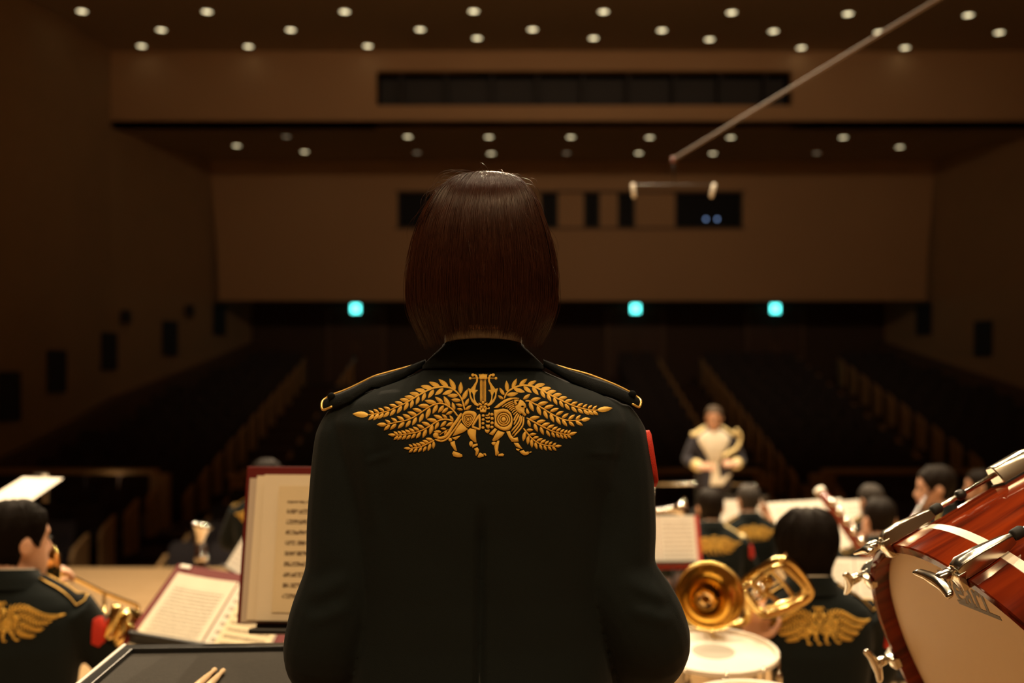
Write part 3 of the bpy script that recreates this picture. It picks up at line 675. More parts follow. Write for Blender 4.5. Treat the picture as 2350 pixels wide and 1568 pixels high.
def add_neck(mb, T, base):
    a = T @ Vector((0, -.015, -.06)); b = Vector(base)
    mb.tube([T @ Vector((0, -.012, -.02)), a, (a + b) / 2, b], [.052, .054, .055, .066], 16)
def add_hand(mb, wrist, d, n, curl=.7, r=.0085, spread=1.0, flip=1):
    """palm, four fingers of different length and a thumb; d = along the forearm, n = palm side"""
    d = Vector(d).normalized(); n = Vector(n); n = (n - d * n.dot(d)).normalized(); s = d.cross(n) * flip
    w = Vector(wrist)
    mb.loft([[w + d * x + s * hw * math.cos(a) + n * hd * math.sin(a) for a in (2 * math.pi * k / 14 for k in range(14))] for x, hw, hd in ((-.02, .026, .021), (.01, .032, .02), (.045, .041, .018), (.075, .042, .016), (.088, .036, .012))])
    for k, (o, L) in enumerate(((.031, .068), (.011, .077), (-.010, .072), (-.030, .056))):
        p = w + d * .078 + s * o; pts = [p]; ang = 0
        for q in (.44, .31, .25):
            ang += curl * (1 + .12 * k); pts.append(pts[-1] + (d * math.cos(ang) + n * math.sin(ang) + s * (o * .8 * spread)).normalized() * L * q * 1.05)
        mb.tube([w + d * .05 + s * o * .8] + pts, [r, r * 1.05, r * 1.02, r * .95, r * .78], 8)
    a = w + d * .015 + s * .030
    mb.tube([a, a + d * .025 + s * .024 + n * .008, a + d * .055 + s * .030 + n * .022, a + d * .078 + s * .022 + n * .034], [.013, .0125, .0105, .008], 8)
def mix(a, b, t): return Vector(a) * (1 - t) + Vector(b) * t
def limb(mb, A, B, C, r, n=16):                      # three joints, five radii
    A, B, C = Vector(A), Vector(B), Vector(C)
    pts = spline([A, mix(A, B, .5), mix(A, B, .9), mix(B, C, .12), mix(B, C, .5), C], 22)
    mb.tube(pts, [interp(i / 21, (0, .2, .45, .7, 1), r) for i in range(22)], n)
def hair_cap(T, line, thick, seed=0, n=72, m=18, T2=None):
    mb = MB(); rg = random.Random(seed); ph = [rg.uniform(0, 6.28) for _ in range(6)]
    out = []
    for j in range(m + 1):
        row = []
        for i in range(n):
            t = 2 * math.pi * i / n; tt = t if t <= math.pi else t - 2 * math.pi
            zl = interp(abs(math.degrees(tt)), (0, 40, 60, 78, 92, 108, 130, 180), line)
            q = j / m; z = zl + (.1135 - zl) * (1 - (1 - q) ** 1.5)
            o = thick * (.35 + .65 * math.sin(min(1, q * 2.2) * math.pi / 2)) * (1 + .10 * math.sin(23 * t + ph[0] + 5 * q) + .08 * math.sin(41 * t + ph[1] - 7 * q) + .10 * math.sin(9 * t + ph[2] + 9 * q))
            p = head_pt(t, z); c = Vector((0, p.y * .0, z)); rad = Vector((p.x, p.y, 0)); L = max(rad.length, 1e-4)
            p = p + rad / L * o * (1 if q < .95 else .6) + Vector((0, 0, o * max(0, (q - .55) / .45)))
            row.append(T @ p)
        out.append(row)
    lip = [T @ (head_pt(2 * math.pi * i / n, interp(abs(math.degrees(2 * math.pi * i / n if i <= n / 2 else 2 * math.pi * i / n - 2 * math.pi)), (0, 40, 60, 78, 92, 108, 130, 180), line) + .004, .96)) for i in range(n)]
    mb.loft([lip] + out)
    return mb, out
def strand_mesh(paths, r):
    """thin three-sided hairs; paths (N, m, 3)"""
    paths = np.asarray(paths); N, m, _ = paths.shape
    d = np.gradient(paths, axis=1); d /= np.linalg.norm(d, axis=2, keepdims=True) + 1e-9
    up = np.array((.31, .17, .93)); u = np.cross(d, up); u /= np.linalg.norm(u, axis=2, keepdims=True) + 1e-9; v = np.cross(d, u)
    rad = r * np.interp(np.linspace(0, 1, m), (0, .1, .75, 1), (.5, 1, .9, .15))[None, :, None] * RNG.uniform(.7, 1.2, (N, 1, 1))
    V = np.stack([paths + rad * (u * math.cos(a) + v * math.sin(a)) for a in (0, 2.094, 4.189)], 2)      # N,m,3,3
    idx = np.arange(N * m * 3).reshape(N, m, 3)
    a = idx[:, :-1, :]; b = idx[:, 1:, :]; F = np.stack([a, np.roll(a, -1, 2), np.roll(b, -1, 2), b], -1).reshape(-1, 4)
    me = bpy.data.meshes.new('hair'); me.vertices.add(N * m * 3); me.vertices.foreach_set('co', V.reshape(-1))
    me.loops.add(F.size); me.loops.foreach_set('vertex_index', F.reshape(-1).astype(np.int32))
    me.polygons.add(len(F)); me.polygons.foreach_set('loop_start', np.arange(0, F.size, 4, dtype=np.int32))
    me.polygons.foreach_set('use_smooth', np.ones(len(F), bool)); me.update(calc_edges=True); return me
def join_mesh(a, b):
    bm = bmesh.new(); bm.from_mesh(a); bm.from_mesh(b); me = bpy.data.meshes.new('hair'); bm.to_mesh(me); bm.free()
    return me
def cap_strands(out, N, m=10, r=.0006, lift=.002, seed=1):
    rg = np.random.default_rng(seed); G = np.array([[tuple(p) for p in row] for row in out]); nm, nn, _ = G.shape
    c = G.mean((0, 1)); paths = []
    for _ in range(N):
        i = rg.uniform(0, nn); s0 = rg.uniform(.35, .97); s1 = max(-.02, s0 - rg.uniform(.25, .55)); dr = rg.normal(0, 1.2)
        pts = []
        for k in range(m):
            q = k / (m - 1); s = (s0 + (s1 - s0) * q) * (nm - 1); s = min(max(s, 0), nm - 1.001); ii = (i + dr * q) % nn
            a, b = int(s), int(ii); fs, fi = s - a, ii - b; b2 = (b + 1) % nn
            p = (G[a, b] * (1 - fi) + G[a, b2] * fi) * (1 - fs) + (G[a + 1, b] * (1 - fi) + G[a + 1, b2] * fi) * fs
            o = p - c; o /= np.linalg.norm(o); pts.append(p + o * (lift * (.2 + q) * rg.uniform(.6, 1.2)))
        paths.append(pts)
    return strand_mesh(paths, r)
MEN = (.072, .066, .030, -.020, .012, -.015, -.065, -.080)
WOM = (.060, .050, .000, -.045, -.050, -.055, -.085, -.095)
def chair(root_name, loc, rz, h, label):
    t = tag(empty(root_name, loc, rz), label, 'chair', 'musicians\u2019 chairs'.replace('\u2019', "'"))
    bevel(obj('seat', MB().box((0, .03, h - .025), (.42, .42, .05)), M['black'], t), .015)
    bk = MB(); 
    bevel(obj('backrest', MB().box((0, -.215, h + .15), (.36, .025, .11)), M['black'], t), .01)
    for s in (-1, 1):
        obj('backrest_post', MB().tube([(s * .16, -.17, h - .03), (s * .16, -.205, h + .05), (s * .16, -.215, h + .2)], .009, 8), M['dark_steel'], t)
        for y, y2 in ((-.14, -.19), (.2, .23)): obj('leg', MB().tube([(s * .17, y, h - .04), (s * .19, y2, .0)], .011, 8), M['dark_steel'], t)
    return t
def person(name, label, loc, rz, s, pose, hair, hmat, line=MEN, thick=.012, coat='jacket', voxel=.009, head=(0, 0, 0), emblem=True, patch=True, straps='plain', collar=True, standing=False, skirtless=True, seat_h=.45, strands=0, seed=1, seat_label=None, lean=0.0, handcurl=.7, board=0.0):
    """local frame: faces +Y, floor at 0.  pose = {'R': (elbow, wrist, palm normal, along), 'L': ...} in metres"""
    o0 = (.84 if standing else .50) - .0                # pelvis height
    up = o0 - .50 + (seat_h - .45 if not standing else 0)
    def B(x, y, z): return Vector((x, y + lean * max(0, z - .5), z + up))
    hc = B(0, .025, 1.205); T = Matrix.Translation(hc) @ Matrix.Rotation(head[0], 4, 'Z') @ Matrix.Rotation(head[1], 4, 'X') @ Matrix.Rotation(head[2], 4, 'Y')
    sk = MB(); add_head(sk, T); add_neck(sk, T, B(0, -.005, 1.05))
    tr = lambda k: [sring(0, lean * max(0, z - .5), z + up, hw - k, hd - k) for z, hw, hd in ((.47, .165, .125), (.52, .185, .135), (.62, .178, .12), (.76, .178, .115), (.90, .195, .12), (.98, .20, .112), (1.03, .188, .10), (1.06, .155, .088), (1.085, .112, .072), (1.105, .078, .062))]
    sk.loft(tr(.016))
    jk = MB(); jk.loft(tr(0))
    for sd, sx in (('R', 1), ('L', -1)):
        e, wr, pn, al = pose[sd]
        S = B(sx * .165, 0, 1.012); e = B(*e); wr = B(*wr)
        limb(jk, S, e, wr + (e - wr).normalized() * .03, (.066, .064, .055, .050, .040))
        limb(sk, S, e, wr, (.05, .048, .04, .035, .026), 12)
        add_hand(sk, wr, al, pn, handcurl, flip=sx)
    # legs
    tz = MB(); shoes = MB()
    for sx in (-1, 1):
        hip = B(sx * .09, 0, .50)
        if standing: kn, an = Vector((sx * .10, .02, .46)), Vector((sx * .105, -.01, .085))
        else: kn, an = Vector((sx * .16, .44, seat_h + .06)), Vector((sx * .15, .40, .085))
        limb(tz, hip, kn, an, (.095, .088, .065, .062, .058)); limb(sk, hip, kn, an, (.07, .065, .05, .045, .035), 12)
        shoes.loft([[an + Vector((sx * .01, y, 0)) + Vector((hw * math.cos(a), 0, -.085 + (hh if math.sin(a) > 0 else 0) * math.sin(a))) for a in (2 * math.pi * k / 12 for k in range(12))] for y, hw, hh in ((-.075, .025, .05), (-.05, .036, .095), (.0, .037, .105), (.06, .042, .075), (.13, .046, .055), (.17, .035, .04), (.185, .012, .02))])
    tz.loft([sring(0, 0, z + up, hw, hd) for z, hw, hd in ((.43 if standing else .44, .12, .10), (.47, .15, .115), (.55, .16, .12), (.60, .15, .11))])
    S4 = Matrix.Diagonal((s, s, s, 1))
    def put(me): me.transform(S4); return me
    body = link(name, put(fuse(sk, voxel, 2)), M['skin'])
    body.location = loc; body.rotation_euler = (0, 0, rz); tag(body, label, 'person', 'band musicians' if coat == 'jacket' else None)
    jm = put(fuse(jk, voxel * 1.1, 4)); J = link('jacket', jm, M['conductor_coat'] if coat != 'jacket' else M['jacket'], body)
    link('trousers', put(fuse(tz, voxel * 1.6, 2)), M['trouser'], body)
    sm = put(shoes.mesh('shoes', True)); link('shoes', sm, M['shoe'], body)
    cap, out = hair_cap(T, line, thick, seed); hm = put(cap.mesh('hair', True))
    if strands:
        st = put(cap_strands(out, strands, seed=seed)); hm = join_mesh(hm, st)
    link('hair', hm, hmat, body)
    for sx in (-1, 1):
        link('eye', put(MB().ball(T @ Vector((sx * .031, .082, .004)), (.013, .006, .006), 10, 6).mesh('eye', True)), M['eye'], body)
    link('mouth', put(MB().tube([T @ Vector(p) for p in ((-.022, .089, -.067), (0, .099, -.066), (.022, .089, -.067))], [.003, .0055, .003], 8).mesh('mouth', True)), M['lip'], body)
    bv = bvh_of(jm)
    if collar:
        c0 = B(0, -.005, 1.085); tilt = .012
        def cr(z, hw, hd, k=0): return [v * s for v in ([Vector((c0.x + hw * math.cos(a), c0.y + hd * math.sin(a) , c0.z + z + tilt * -math.sin(a))) for a in (2 * math.pi * k_ / 28 for k_ in range(28))])]
        obj('collar', MB().loft([cr(-.012, .100, .082), cr(.012, .088, .076), (cr(.044, .071, .066)), cr(.043, .066, .061), cr(.0, .07, .06)], cap=False), M['conductor_coat'] if coat != 'jacket' else M['jacket'], J, True)
        obj('shirt_collar', MB().loft([cr(.0, .063, .060), cr(.046, .062, .058), cr(.046, .059, .055), cr(.0, .062, .058)], cap=False), M['shirt'], body, True)
    if emblem:
        mb = MB(); zc = (1.0 + up) * s; ks = s * .98
        ray = lambda px, py: (Vector(((px - 1106) / 1700 * ks, -.6, zc + (950 - py) / 1700 * ks)), Vector((0, 1, 0)))
        lay(mb, [p for g, ps in EMB.items() if g != 'eye' for p in ps], bv, ray, 1.5)
        obj('embroidered_emblem', mb, M['gold'], J, True)['label'] = 'gold winged lion and lyre embroidery'
    if patch:
        mb = MB(); S = B(.165, 0, 1.0); e = B(*pose['R'][0]); c = (mix(S, e, .30)) * s
        pts = [(0, .034), (.022, .03), (.026, 0), (.022, -.03), (0, -.042), (-.022, -.03), (-.026, 0), (-.022, .03)]
        dr = Vector((-1, .7, -.1)).normalized(); sd = Vector((.7, 1, 0)).normalized()
        ray = lambda px, py: (c - dr * .3 + sd * px * s * .85 + Vector((0, 0, py * s * 1.15)), dr)
        lay(mb, [([(a * k, b * k, h) for k, h in ((1, .001), (1, .005), (.85, .006), (.4, .006)) for a, b in pts] + [(0, 0, .006)], [(j * 8 + i, j * 8 + (i + 1) % 8, j * 8 + 8 + (i + 1) % 8, j * 8 + 8 + i) for j in range(3) for i in range(8)] + [(24 + i, 24 + (i + 1) % 8, 32) for i in range(8)])], bv, ray)
        if mb.v: obj('shoulder_patch', mb, M['red'], J)['label'] = 'red felt sleeve patch'
    for sx in (-1, 1):
        def top(x, y):
            h = bv.ray_cast(Vector((x * s, y * s, 3)), Vector((0, 0, -1))); return h[0] if h[0] else Vector((x * s, y * s, (1.02 + up) * s))
        yb = lean * .55
        mb = MB(); rows = []
        for q in range(8):
            x = sx * (.085 + (.125 + board * .6) * q / 7); hwid = .026 + .004 * q / 7
            if q == 7: hwid *= .5
            hwid += board; zt_ = Vector((0, 0, board)); rows.append([top(x, yb - hwid) + Vector((0, 0, .004)), top(x, yb - hwid) + Vector((0, 0, .009)) + zt_, top(x, yb) + Vector((0, 0, .012)) + zt_, top(x, yb + hwid) + Vector((0, 0, .009)) + zt_, top(x, yb + hwid) + Vector((0, 0, .004))])
        mb.loft(rows)
        ep = obj('epaulette', mb, M['strap'] if straps == 'plain' else M['gold_braid'], body, True)
        if straps == 'plain':
            edge = [r[1] + Vector((0, 0, .001)) for r in rows] + [r[3] + Vector((0, 0, .001)) for r in rows[::-1]]
            obj('piping', MB().tube(edge, .0018, 8), M['piping'], ep, True)
    if not standing and seat_label: chair('musician_chair', Vector(loc) + Matrix.Rotation(rz, 3, 'Z') @ Vector((0, -.02, 0)), rz, (seat_h - .015) * s, seat_label)
    body['T'] = 0
    return body, T, bv, up
def body_at(px, py_top, Y, zf, seat_h=.45, standing=False):
    """position and scale so that the crown falls on a pixel at a given distance and floor"""
    p = pix(px, py_top, Y); h = p.z - zf
    return Vector((p.x, Y - .02, zf)), h / ((1.333 + (.34 if standing else seat_h - .45)))
# ================================================================== the standing musician in the middle
WY, RZ = 1.45, .76
def w2(px, py, Y=WY): return pix(px, py, Y)
wcx = w2(1106, 0).x
jk = MB()
prof = [(822, 96, .058), (838, 118, .066), (856, 150, .076), (878, 204, .088), (900, 262, .099), (920, 312, .107), (940, 332, .111), (965, 336, .116), (1020, 330, .121), (1080, 316, .123), (1150, 302, .121), (1250, 294, .116), (1350, 288, .113), (1450, 288, .115), (1568, 300, .124), (1700, 316, .134), (1712, 300, .125)]
kw = WY / FPX
rows = []
for py, hw, hd in prof:
    z = CZ - (py - HY) * kw; cy = WY + (.012 if py < 900 else 0) - .004
    r = sring(wcx, cy, z, hw * kw, hd, 2.3 if py < 950 else 2.7, 44)
    rows.append(r)
jk.loft(rows)
arms = {}
for sd, path, rad in (('L', [(840, 955, 0), (826, 1010, -.005), (818, 1090, -.012), (810, 1200, -.018), (806, 1310, -.026), (774, 1410, -.036), (758, 1490, -.022), (762, 1545, .04), (800, 1600, .13), (850, 1650, .24)], (.052, .064, .064, .063, .062, .062, .062, .060, .054, .043)),
                      ('R', [(1366, 955, 0), (1384, 1010, -.005), (1396, 1090, -.012), (1402, 1200, -.018), (1404, 1310, -.026), (1456, 1395, -.036), (1480, 1465, -.022), (1468, 1530, .04), (1425, 1590, .13), (1375, 1650, .24)], (.052, .064, .064, .063, .062, .062, .062, .060, .054, .043))):
    pts = [w2(px, py) + Vector((0, dy, 0)) for px, py, dy in path]
    sp = spline(pts, 40)
    jk.tube(sp, [interp(i / 39, np.linspace(0, 1, len(rad)), rad) for i in range(40)], 20)
    arms[sd] = pts
jm = fuse(jk, .0042, 6)
co = get_co(jm)
dx = co[:, 0] - (wcx + (co[:, 2] - 1.7) * .01); back = np.clip((WY - .05 - co[:, 1]) / .03, 0, 1)
zz = co[:, 2]; zs = CZ - (1130 - HY) * kw
g = np.clip((zs - zz) / .05, 0, 1) * back
co[:, 1] += g * (.012 * np.exp(-(dx / .0055) ** 2) + .004 * (1 / (1 + np.exp(-dx / .002))) * np.exp(-np.maximum(dx, 0) / .05))
# soft folds: under the shoulder blades, along the armholes and round the elbows
def fold(x0, z0, x1, z1, amp, wid):
    ex, ez = x1 - x0, z1 - z0; L = math.hypot(ex, ez); ux, uz = ex / L, ez / L
    s_ = (co[:, 0] - x0) * ux + (zz - z0) * uz; t_ = (co[:, 0] - x0) * -uz + (zz - z0) * ux
    win = np.clip(s_ / (.25 * L), 0, 1) * np.clip((L - s_) / (.25 * L), 0, 1)
    return amp * win * (np.exp(-(t_ / wid) ** 2) - .6 * np.exp(-((t_ - 1.6 * wid) / wid) ** 2))
kb = 1.34 / FPX
def fx(px): return (px - CX) * kb
def fz(py): return CZ - (py - HY) * kb
for x0, y0, x1, y1, a, w_ in ((835, 1063, 905, 1040, .0024, .004), (905, 1120, 960, 960, .003, .014), (1440, 1050, 1340, 1040, .0018, .004), (1330, 930, 1420, 1180, .003, .016), (830, 960, 850, 1240, .004, .012), (1425, 960, 1400, 1250, .004, .012), (700, 1380, 800, 1330, .004, .012), (690, 1440, 800, 1400, .004, .01), (1430, 1330, 1540, 1390, .004, .012), (1440, 1400, 1560, 1440, .004, .01)):
    co[:, 1] -= fold(fx(x0), fz(y0), fx(x1), fz(y1), a, w_) * back
n1 = np.sin(co[:, 0] * 31 + 1.3 * np.sin(zz * 17)) * np.sin(zz * 23 + 2 * np.sin(co[:, 0] * 13))
co[:, 1] -= .0016 * n1 * back
set_co(jm, co)
# body: head, neck, core, arms and hands, legs down to the platform
sk = MB()
hcz = CZ - (602 - HY) * 1.42 / FPX
TH = Matrix.Translation(Vector(((1106 - CX) * 1.42 / FPX, 1.447, hcz))) @ Matrix.Diagonal((.88, .88, .90, 1))
add_head(sk, TH); sk.tube([TH @ Vector((0, -.012, -.02)), TH @ Vector((0, -.02, -.07)), Vector((wcx, WY - .004, CZ - (800 - HY) * kw)), Vector((wcx, WY, CZ - (860 - HY) * kw))], [.046, .047, .0475, .05], 18)
sk.loft([sring(wcx, WY, CZ - (py - HY) * kw, hw * kw * .86, hd - .034) for py, hw, hd in prof[3:-2]])
for sd, sx in (('R', 1), ('L', -1)):
    P = arms[sd]; sp = spline(P, 30)
    sk.tube(sp, [interp(i / 29, (0, .6, 1), (.045, .042, .028)) for i in range(30)], 14)
    d = (P[-1] - P[-2]).normalized()
    add_hand(sk, P[-1], Vector((-sx * .25, .85, -.12)), Vector((-sx * .5, .1, -.9)), .75, flip=sx)
zleg = CZ - (1690 - HY) * kw
tz = MB(); sh = MB()
for sx in (-1, 1):
    hip = Vector((wcx + sx * .085, WY, zleg + .05)); kn = Vector((wcx + sx * .09, WY + .015, RZ + .44)); an = Vector((wcx + sx * .095, WY - .01, RZ + .085))
    limb(tz, hip, kn, an, (.095, .088, .064, .06, .056)); limb(sk, hip, kn, an, (.075, .068, .05, .046, .036), 12)
    sh.loft([[an + Vector((sx * .01, y, 0)) + Vector((hw * math.cos(a), 0, -.085 + (hh if math.sin(a) > 0 else 0) * math.sin(a))) for a in (2 * math.pi * k / 12 for k in range(12))] for y, hw, hh in ((-.07, .022, .05), (-.045, .033, .09), (.0, .034, .1), (.06, .04, .07), (.12, .043, .05), (.155, .03, .036), (.168, .01, .02))])
tz.loft([sring(wcx, WY, z, hw, hd) for z, hw, hd in ((zleg - .06, .13, .10), (zleg, .165, .115), (zleg + .1, .165, .115), (zleg + .16, .15, .10))])
woman = tag(link('person', fuse(sk, .0065, 2), M['skin']), 'musician with a brown bob seen from behind, standing in a dark green jacket with gold winged lion embroidery', 'person')
woman['label'] = 'standing musician with brown bob seen from behind, gold winged emblem across dark jacket'
WJ = link('jacket', jm, M['jacket'], woman)
link('trousers', fuse(tz, .012, 2), M['trouser'], woman); obj('shoes', sh, M['shoe'], woman, True)
wbv = bvh_of(jm)
camray = lambda px, py: (Vector((0, 0, CZ)), Vector(((px - CX) / FPX, 1, -(py - HY) / FPX)).normalized())
names = {'lyre': ('embroidered_lyre', 'gold embroidered lyre with a blossom at its foot'), 'lion': ('embroidered_lion', 'gold embroidered striding lion'), 'eye': ('embroidered_eye', 'black stitched eye of the lion')}
for g_, ps in EMB.items():
    nm, lb = names.get(g_, ('embroidered_branch', 'gold embroidered leafy branch'))
    o = obj(nm, lay(MB(), ps, wbv, camray), M['strap'] if g_ == 'eye' else M['gold'], WJ, True); o['label'] = lb
# collar, shirt collar
ctop, cbot = CZ - (793 - HY) * kw, CZ - (838 - HY) * kw
ccx, ccy = wcx + .002, WY - .005
def cring(z, hw, hd, tl=0.0): return [Vector((ccx + hw * math.cos(a), ccy + hd * math.sin(a), z - tl * math.sin(a))) for a in (2 * math.pi * k / 48 for k in range(48))]
obj('collar', MB().loft([cring(cbot - .006, .0895, .066, .002), cring(cbot - .002, .0895, .0705, .003), cring((ctop + cbot) / 2, .072, .064, .008), cring(ctop - .004, .0605, .0585, .008), cring(ctop, .0585, .057, .008), cring(ctop - .004, .056, .055, .008), cring(cbot, .06, .058, .01)], cap=False), M['jacket'], WJ, True)
obj('shirt_collar', MB().loft([cring(cbot, .0565, .0555, .008), cring(ctop + .013, .0560, .0550, .008), cring(ctop + .014, .0535, .0525, .008), cring(cbot, .054, .053, .008)], cap=False), M['shirt'], woman, True)
# epaulettes
for sx, P in ((-1, [(978, 834, 1), (945, 841, 14), (911, 850, 24), (882, 858, 28), (856, 866, 31), (811, 888, 38), (785, 899, 38), (763, 907, 34), (745, 917, 22)]), (1, [(1247, 834, 1), (1280, 841, 14), (1308, 849, 24), (1335, 856, 28), (1358, 863, 32), (1404, 881, 38), (1428, 892, 38), (1449, 903, 32), (1466, 915, 18)])):
    rows = []
    for i, (px, py, dl) in enumerate(P):
        f_ = w2(px, py, WY + .012)
        o_, d_ = camray(px - sx * (0 if i < 7 else 6), py + dl); h_ = wbv.ray_cast(o_, d_)
        b_ = (h_[0] + (h_[1] if h_[1].y < 0 else -h_[1]) * .007) if h_[0] else f_ + Vector((-sx * .004, -.03, -dl * kw))
        if b_.y > WY - .022: b_ = Vector((f_.x - sx * (.001 if i < 7 else .004), WY - .022, f_.z - dl * kw))
        m_ = (f_ + b_) / 2 + Vector((0, -.003, .006))
        rows.append([f_, m_, b_, b_ + Vector((0, .003, -.004)), m_ + Vector((0, .003, -.006)), f_ + Vector((0, -.001, -.004))])
    ep = obj('epaulette', MB().loft(rows), M['strap'], woman, True); ep['label'] = 'black shoulder strap edged with gold piping'
    edge = [r[0] + Vector((0, 0, .0005)) for r in rows] + [(rows[-1][0] + rows[-1][2]) / 2 + Vector((sx * .003, 0, .002)), rows[-1][2], rows[-2][2] + Vector((0, -.001, 0))]
    obj('piping', MB().tube(spline(edge, 40), .0017, 8), M['piping'], ep, True)
    bp = rows[7][1] + Vector((0, -.003, 0))
    obj('button', MB().ball(bp, (.006, .005, .006), 12, 8), M['strap'], ep, True)
# red patch on the right sleeve
mb = MB(); pts = [(0, .040), (.020, .038), (.028, .02), (.028, -.015), (.018, -.034), (0, -.042), (-.018, -.034), (-.028, -.015), (-.028, .02), (-.020, .038)]
c = w2(1480, 1052) + Vector((0, -.004, 0)); dr = Vector((-1, .05, -.05)).normalized(); sd_ = Vector((.05, 1, 0)).normalized()
ray = lambda a, b: (c - dr * .2 + sd_ * a + Vector((0, 0, b)), dr)
lay(mb, [([(a, b, .0005) for a, b in pts] + [(a, b, .0055) for a, b in pts] + [(a * .85, b * .88, .0068) for a, b in pts] + [(0, 0, .0068)], [(i, (i + 1) % 10, 10 + (i + 1) % 10, 10 + i) for i in range(10)] + [(10 + i, 10 + (i + 1) % 10, 20 + (i + 1) % 10, 20 + i) for i in range(10)] + [(20 + i, 20 + (i + 1) % 10, 30) for i in range(10)])], wbv, ray)
obj('shoulder_patch', mb, M['red'], WJ, True)['label'] = 'red felt sleeve patch'
# hair: a bob; shell rows from crown to ends, then strands
HP = [(391, .010), (394, .024), (399, .038), (408, .050), (427, .0625), (445, .071), (462, .0775), (481, .083), (513, .0905), (551, .0972), (600, .1025), (640, .1045), (690, .104), (720, .100), (742, .0945), (770, .086), (788, .080)]
hk = 1.41 / FPX; hx = (1107 - CX) * hk; hy = 1.432
def bob(t, v):                                       # t angle (pi = back), v 0 crown .. 1 ends
    py = 391 + (788 - 391) * v ** 1.25
    hw = interp(py, [p[0] for p in HP], [p[1] for p in HP])
    cxs = (1116 - 9 * min(1, (py - 391) / 120) - CX) * hk
    dep = hw * interp(py, (391, 440, 560, 640), (1.0, 1.14, 1.07, 1.04)) if py < 640 else interp(py, (640, 700, 740, 788), (.1085, .104, .092, .080))
    fr = hw * (1.0 if py < 520 else .95)
    ex = .92
    s_, c_ = math.sin(t), math.cos(t)
    return Vector((cxs + hw * math.copysign(abs(s_) ** ex, s_), hy + (fr if c_ > 0 else dep) * math.copysign(abs(c_) ** ex, c_), CZ - (py - HY) * hk))
def vmax(t, k=0.0):                                  # length round the head: fringe in front, long at the sides, shorter at the nape
    a = abs(math.degrees((t + math.pi) % (2 * math.pi) - math.pi))
    return interp(a, (0, 35, 50, 70, 100, 130, 160, 180), (.52, .55, .95, .985, 1.0, .99, .95, .94)) + k
shell = MB(); NT, NV = 96, 30
rows = [[bob(2 * math.pi * i / NT, max(.0005, (j / NV) * vmax(2 * math.pi * i / NT, -.02))) for i in range(NT)] for j in range(NV + 1)]
cc = Vector((hx, hy, 0))
rows = [[p + ((Vector((hx, hy, p.z)) - p).normalized() * .003) for p in r] for r in rows]
inner = [p + (Vector((hx, hy, p.z)) - p).normalized() * .012 + Vector((0, 0, .006)) for p in rows[-1]]
shell.loft(rows + [inner], cap=False)
hm = shell.mesh('hair', True)
rg = np.random.default_rng(11); N, m_ = 9000, 16; paths = np.zeros((N, m_, 3))
for n_ in range(N):
    t0 = rg.uniform(0, 2 * math.pi)
    if n_ < N * .75: t0 = math.pi + rg.normal(0, .95)
    v0 = abs(rg.normal(0, .22)) if rg.random() < .6 else rg.uniform(0, .7)
    v0 = min(v0, .75); cl = .004 * math.sin(t0 * 17 + 2.1) * rg.random()
    v1 = vmax(t0, rg.normal(.0, .014) + .012 * math.sin(t0 * 23) + .008 * math.sin(t0 * 61)); v1 = min(max(v1 if rg.random() < .8 else v1 - rg.uniform(0, .3), v0 + .1), 1.03)
    lift = abs(rg.normal(0, .0022)) + (.006 * rg.random() if rg.random() < .03 else 0); tw = rg.normal(0, .05); wob = rg.normal(0, .02); ph = rg.uniform(0, 6)
    for k in range(m_):
        q = k / (m_ - 1); v = v0 + (v1 - v0) * q
        p = bob(t0 + tw * q + wob * math.sin(3 * q + ph) * q, max(v, .0005))
        o = Vector((p.x - hx, p.y - hy, .15 * (1 - v))); o = o.normalized() if o.length > 1e-5 else Vector((0, 0, 1))
        p = p + o * (lift * (.15 + q) + cl * q)
        paths[n_, k] = p
fl = []
for n_ in range(170):                                # flyaway hairs
    t0 = rg.uniform(0, 2 * math.pi); v0 = rg.uniform(0, .18) if n_ < 90 else rg.uniform(.2, .8); L = rg.uniform(.03, .13); lift = rg.uniform(.006, .02)
    pr = []
    for k in range(m_):
        q = k / (m_ - 1); p = bob(t0 + (.35 if n_ < 90 else .15) * q * math.sin(t0 * 7), max(.0005, min(v0 + L * 2.2 * q, 1.0)))
        o = Vector((p.x - hx, p.y - hy, .06 if v0 < .2 else .0)).normalized(); pr.append(p + o * lift * math.sin(q * 2.4) * (1 if n_ % 3 else .5) + Vector((0, 0, .006 * q if n_ % 4 == 0 else 0)))
    fl.append([tuple(p) for p in pr])
hm = join_mesh(join_mesh(hm, strand_mesh(paths, .00042)), strand_mesh(fl, .00017))
link('hair', hm, M['hair_brown'], woman)['label'] = 'straight brown bob'
# ================================================================== instruments, stands and tables
def cyl(mb, a, b, r0, r1=None, n=16): return mb.tube([a, b], [r0, r0 if r1 is None else r1], n)
# ---- concert bass drum, tilted on its stand
BC = Vector((.828, 1.496, 1.433)); BR, BD = .457, .40
az, el = 1.512, .514
ax = Vector((math.cos(el) * math.sin(az), math.cos(el) * math.cos(az), math.sin(el)))
bu = ax.cross(Vector((0, 0, 1))).normalized(); bvv = bu.cross(ax)
BM = Matrix((( bu.x, bvv.x, ax.x, BC.x), (bu.y, bvv.y, ax.y, BC.y), (bu.z, bvv.z, ax.z, BC.z), (0, 0, 0, 1)))   # local z = drum axis, playing head at z = 0
drum = tag(empty('bass_drum', (0, 0, 0)), 'large glossy rosewood concert bass drum tilted at the right edge', 'drum')
drum.matrix_world = BM
def lring(r, z, n=96): return [Vector((r * math.cos(2 * math.pi * k / n), r * math.sin(2 * math.pi * k / n), z)) for k in range(n)]
HD = .058
def hoop(z0, z1, nm):
    return obj(nm, MB().loft([lring(BR - .002, z0), lring(BR, z0 + .002), lring(BR, z1 - .002), lring(BR - .002, z1), lring(BR - .014, z1), lring(BR - .014, z0)], closed=True), M['wood'], drum, auto=35)
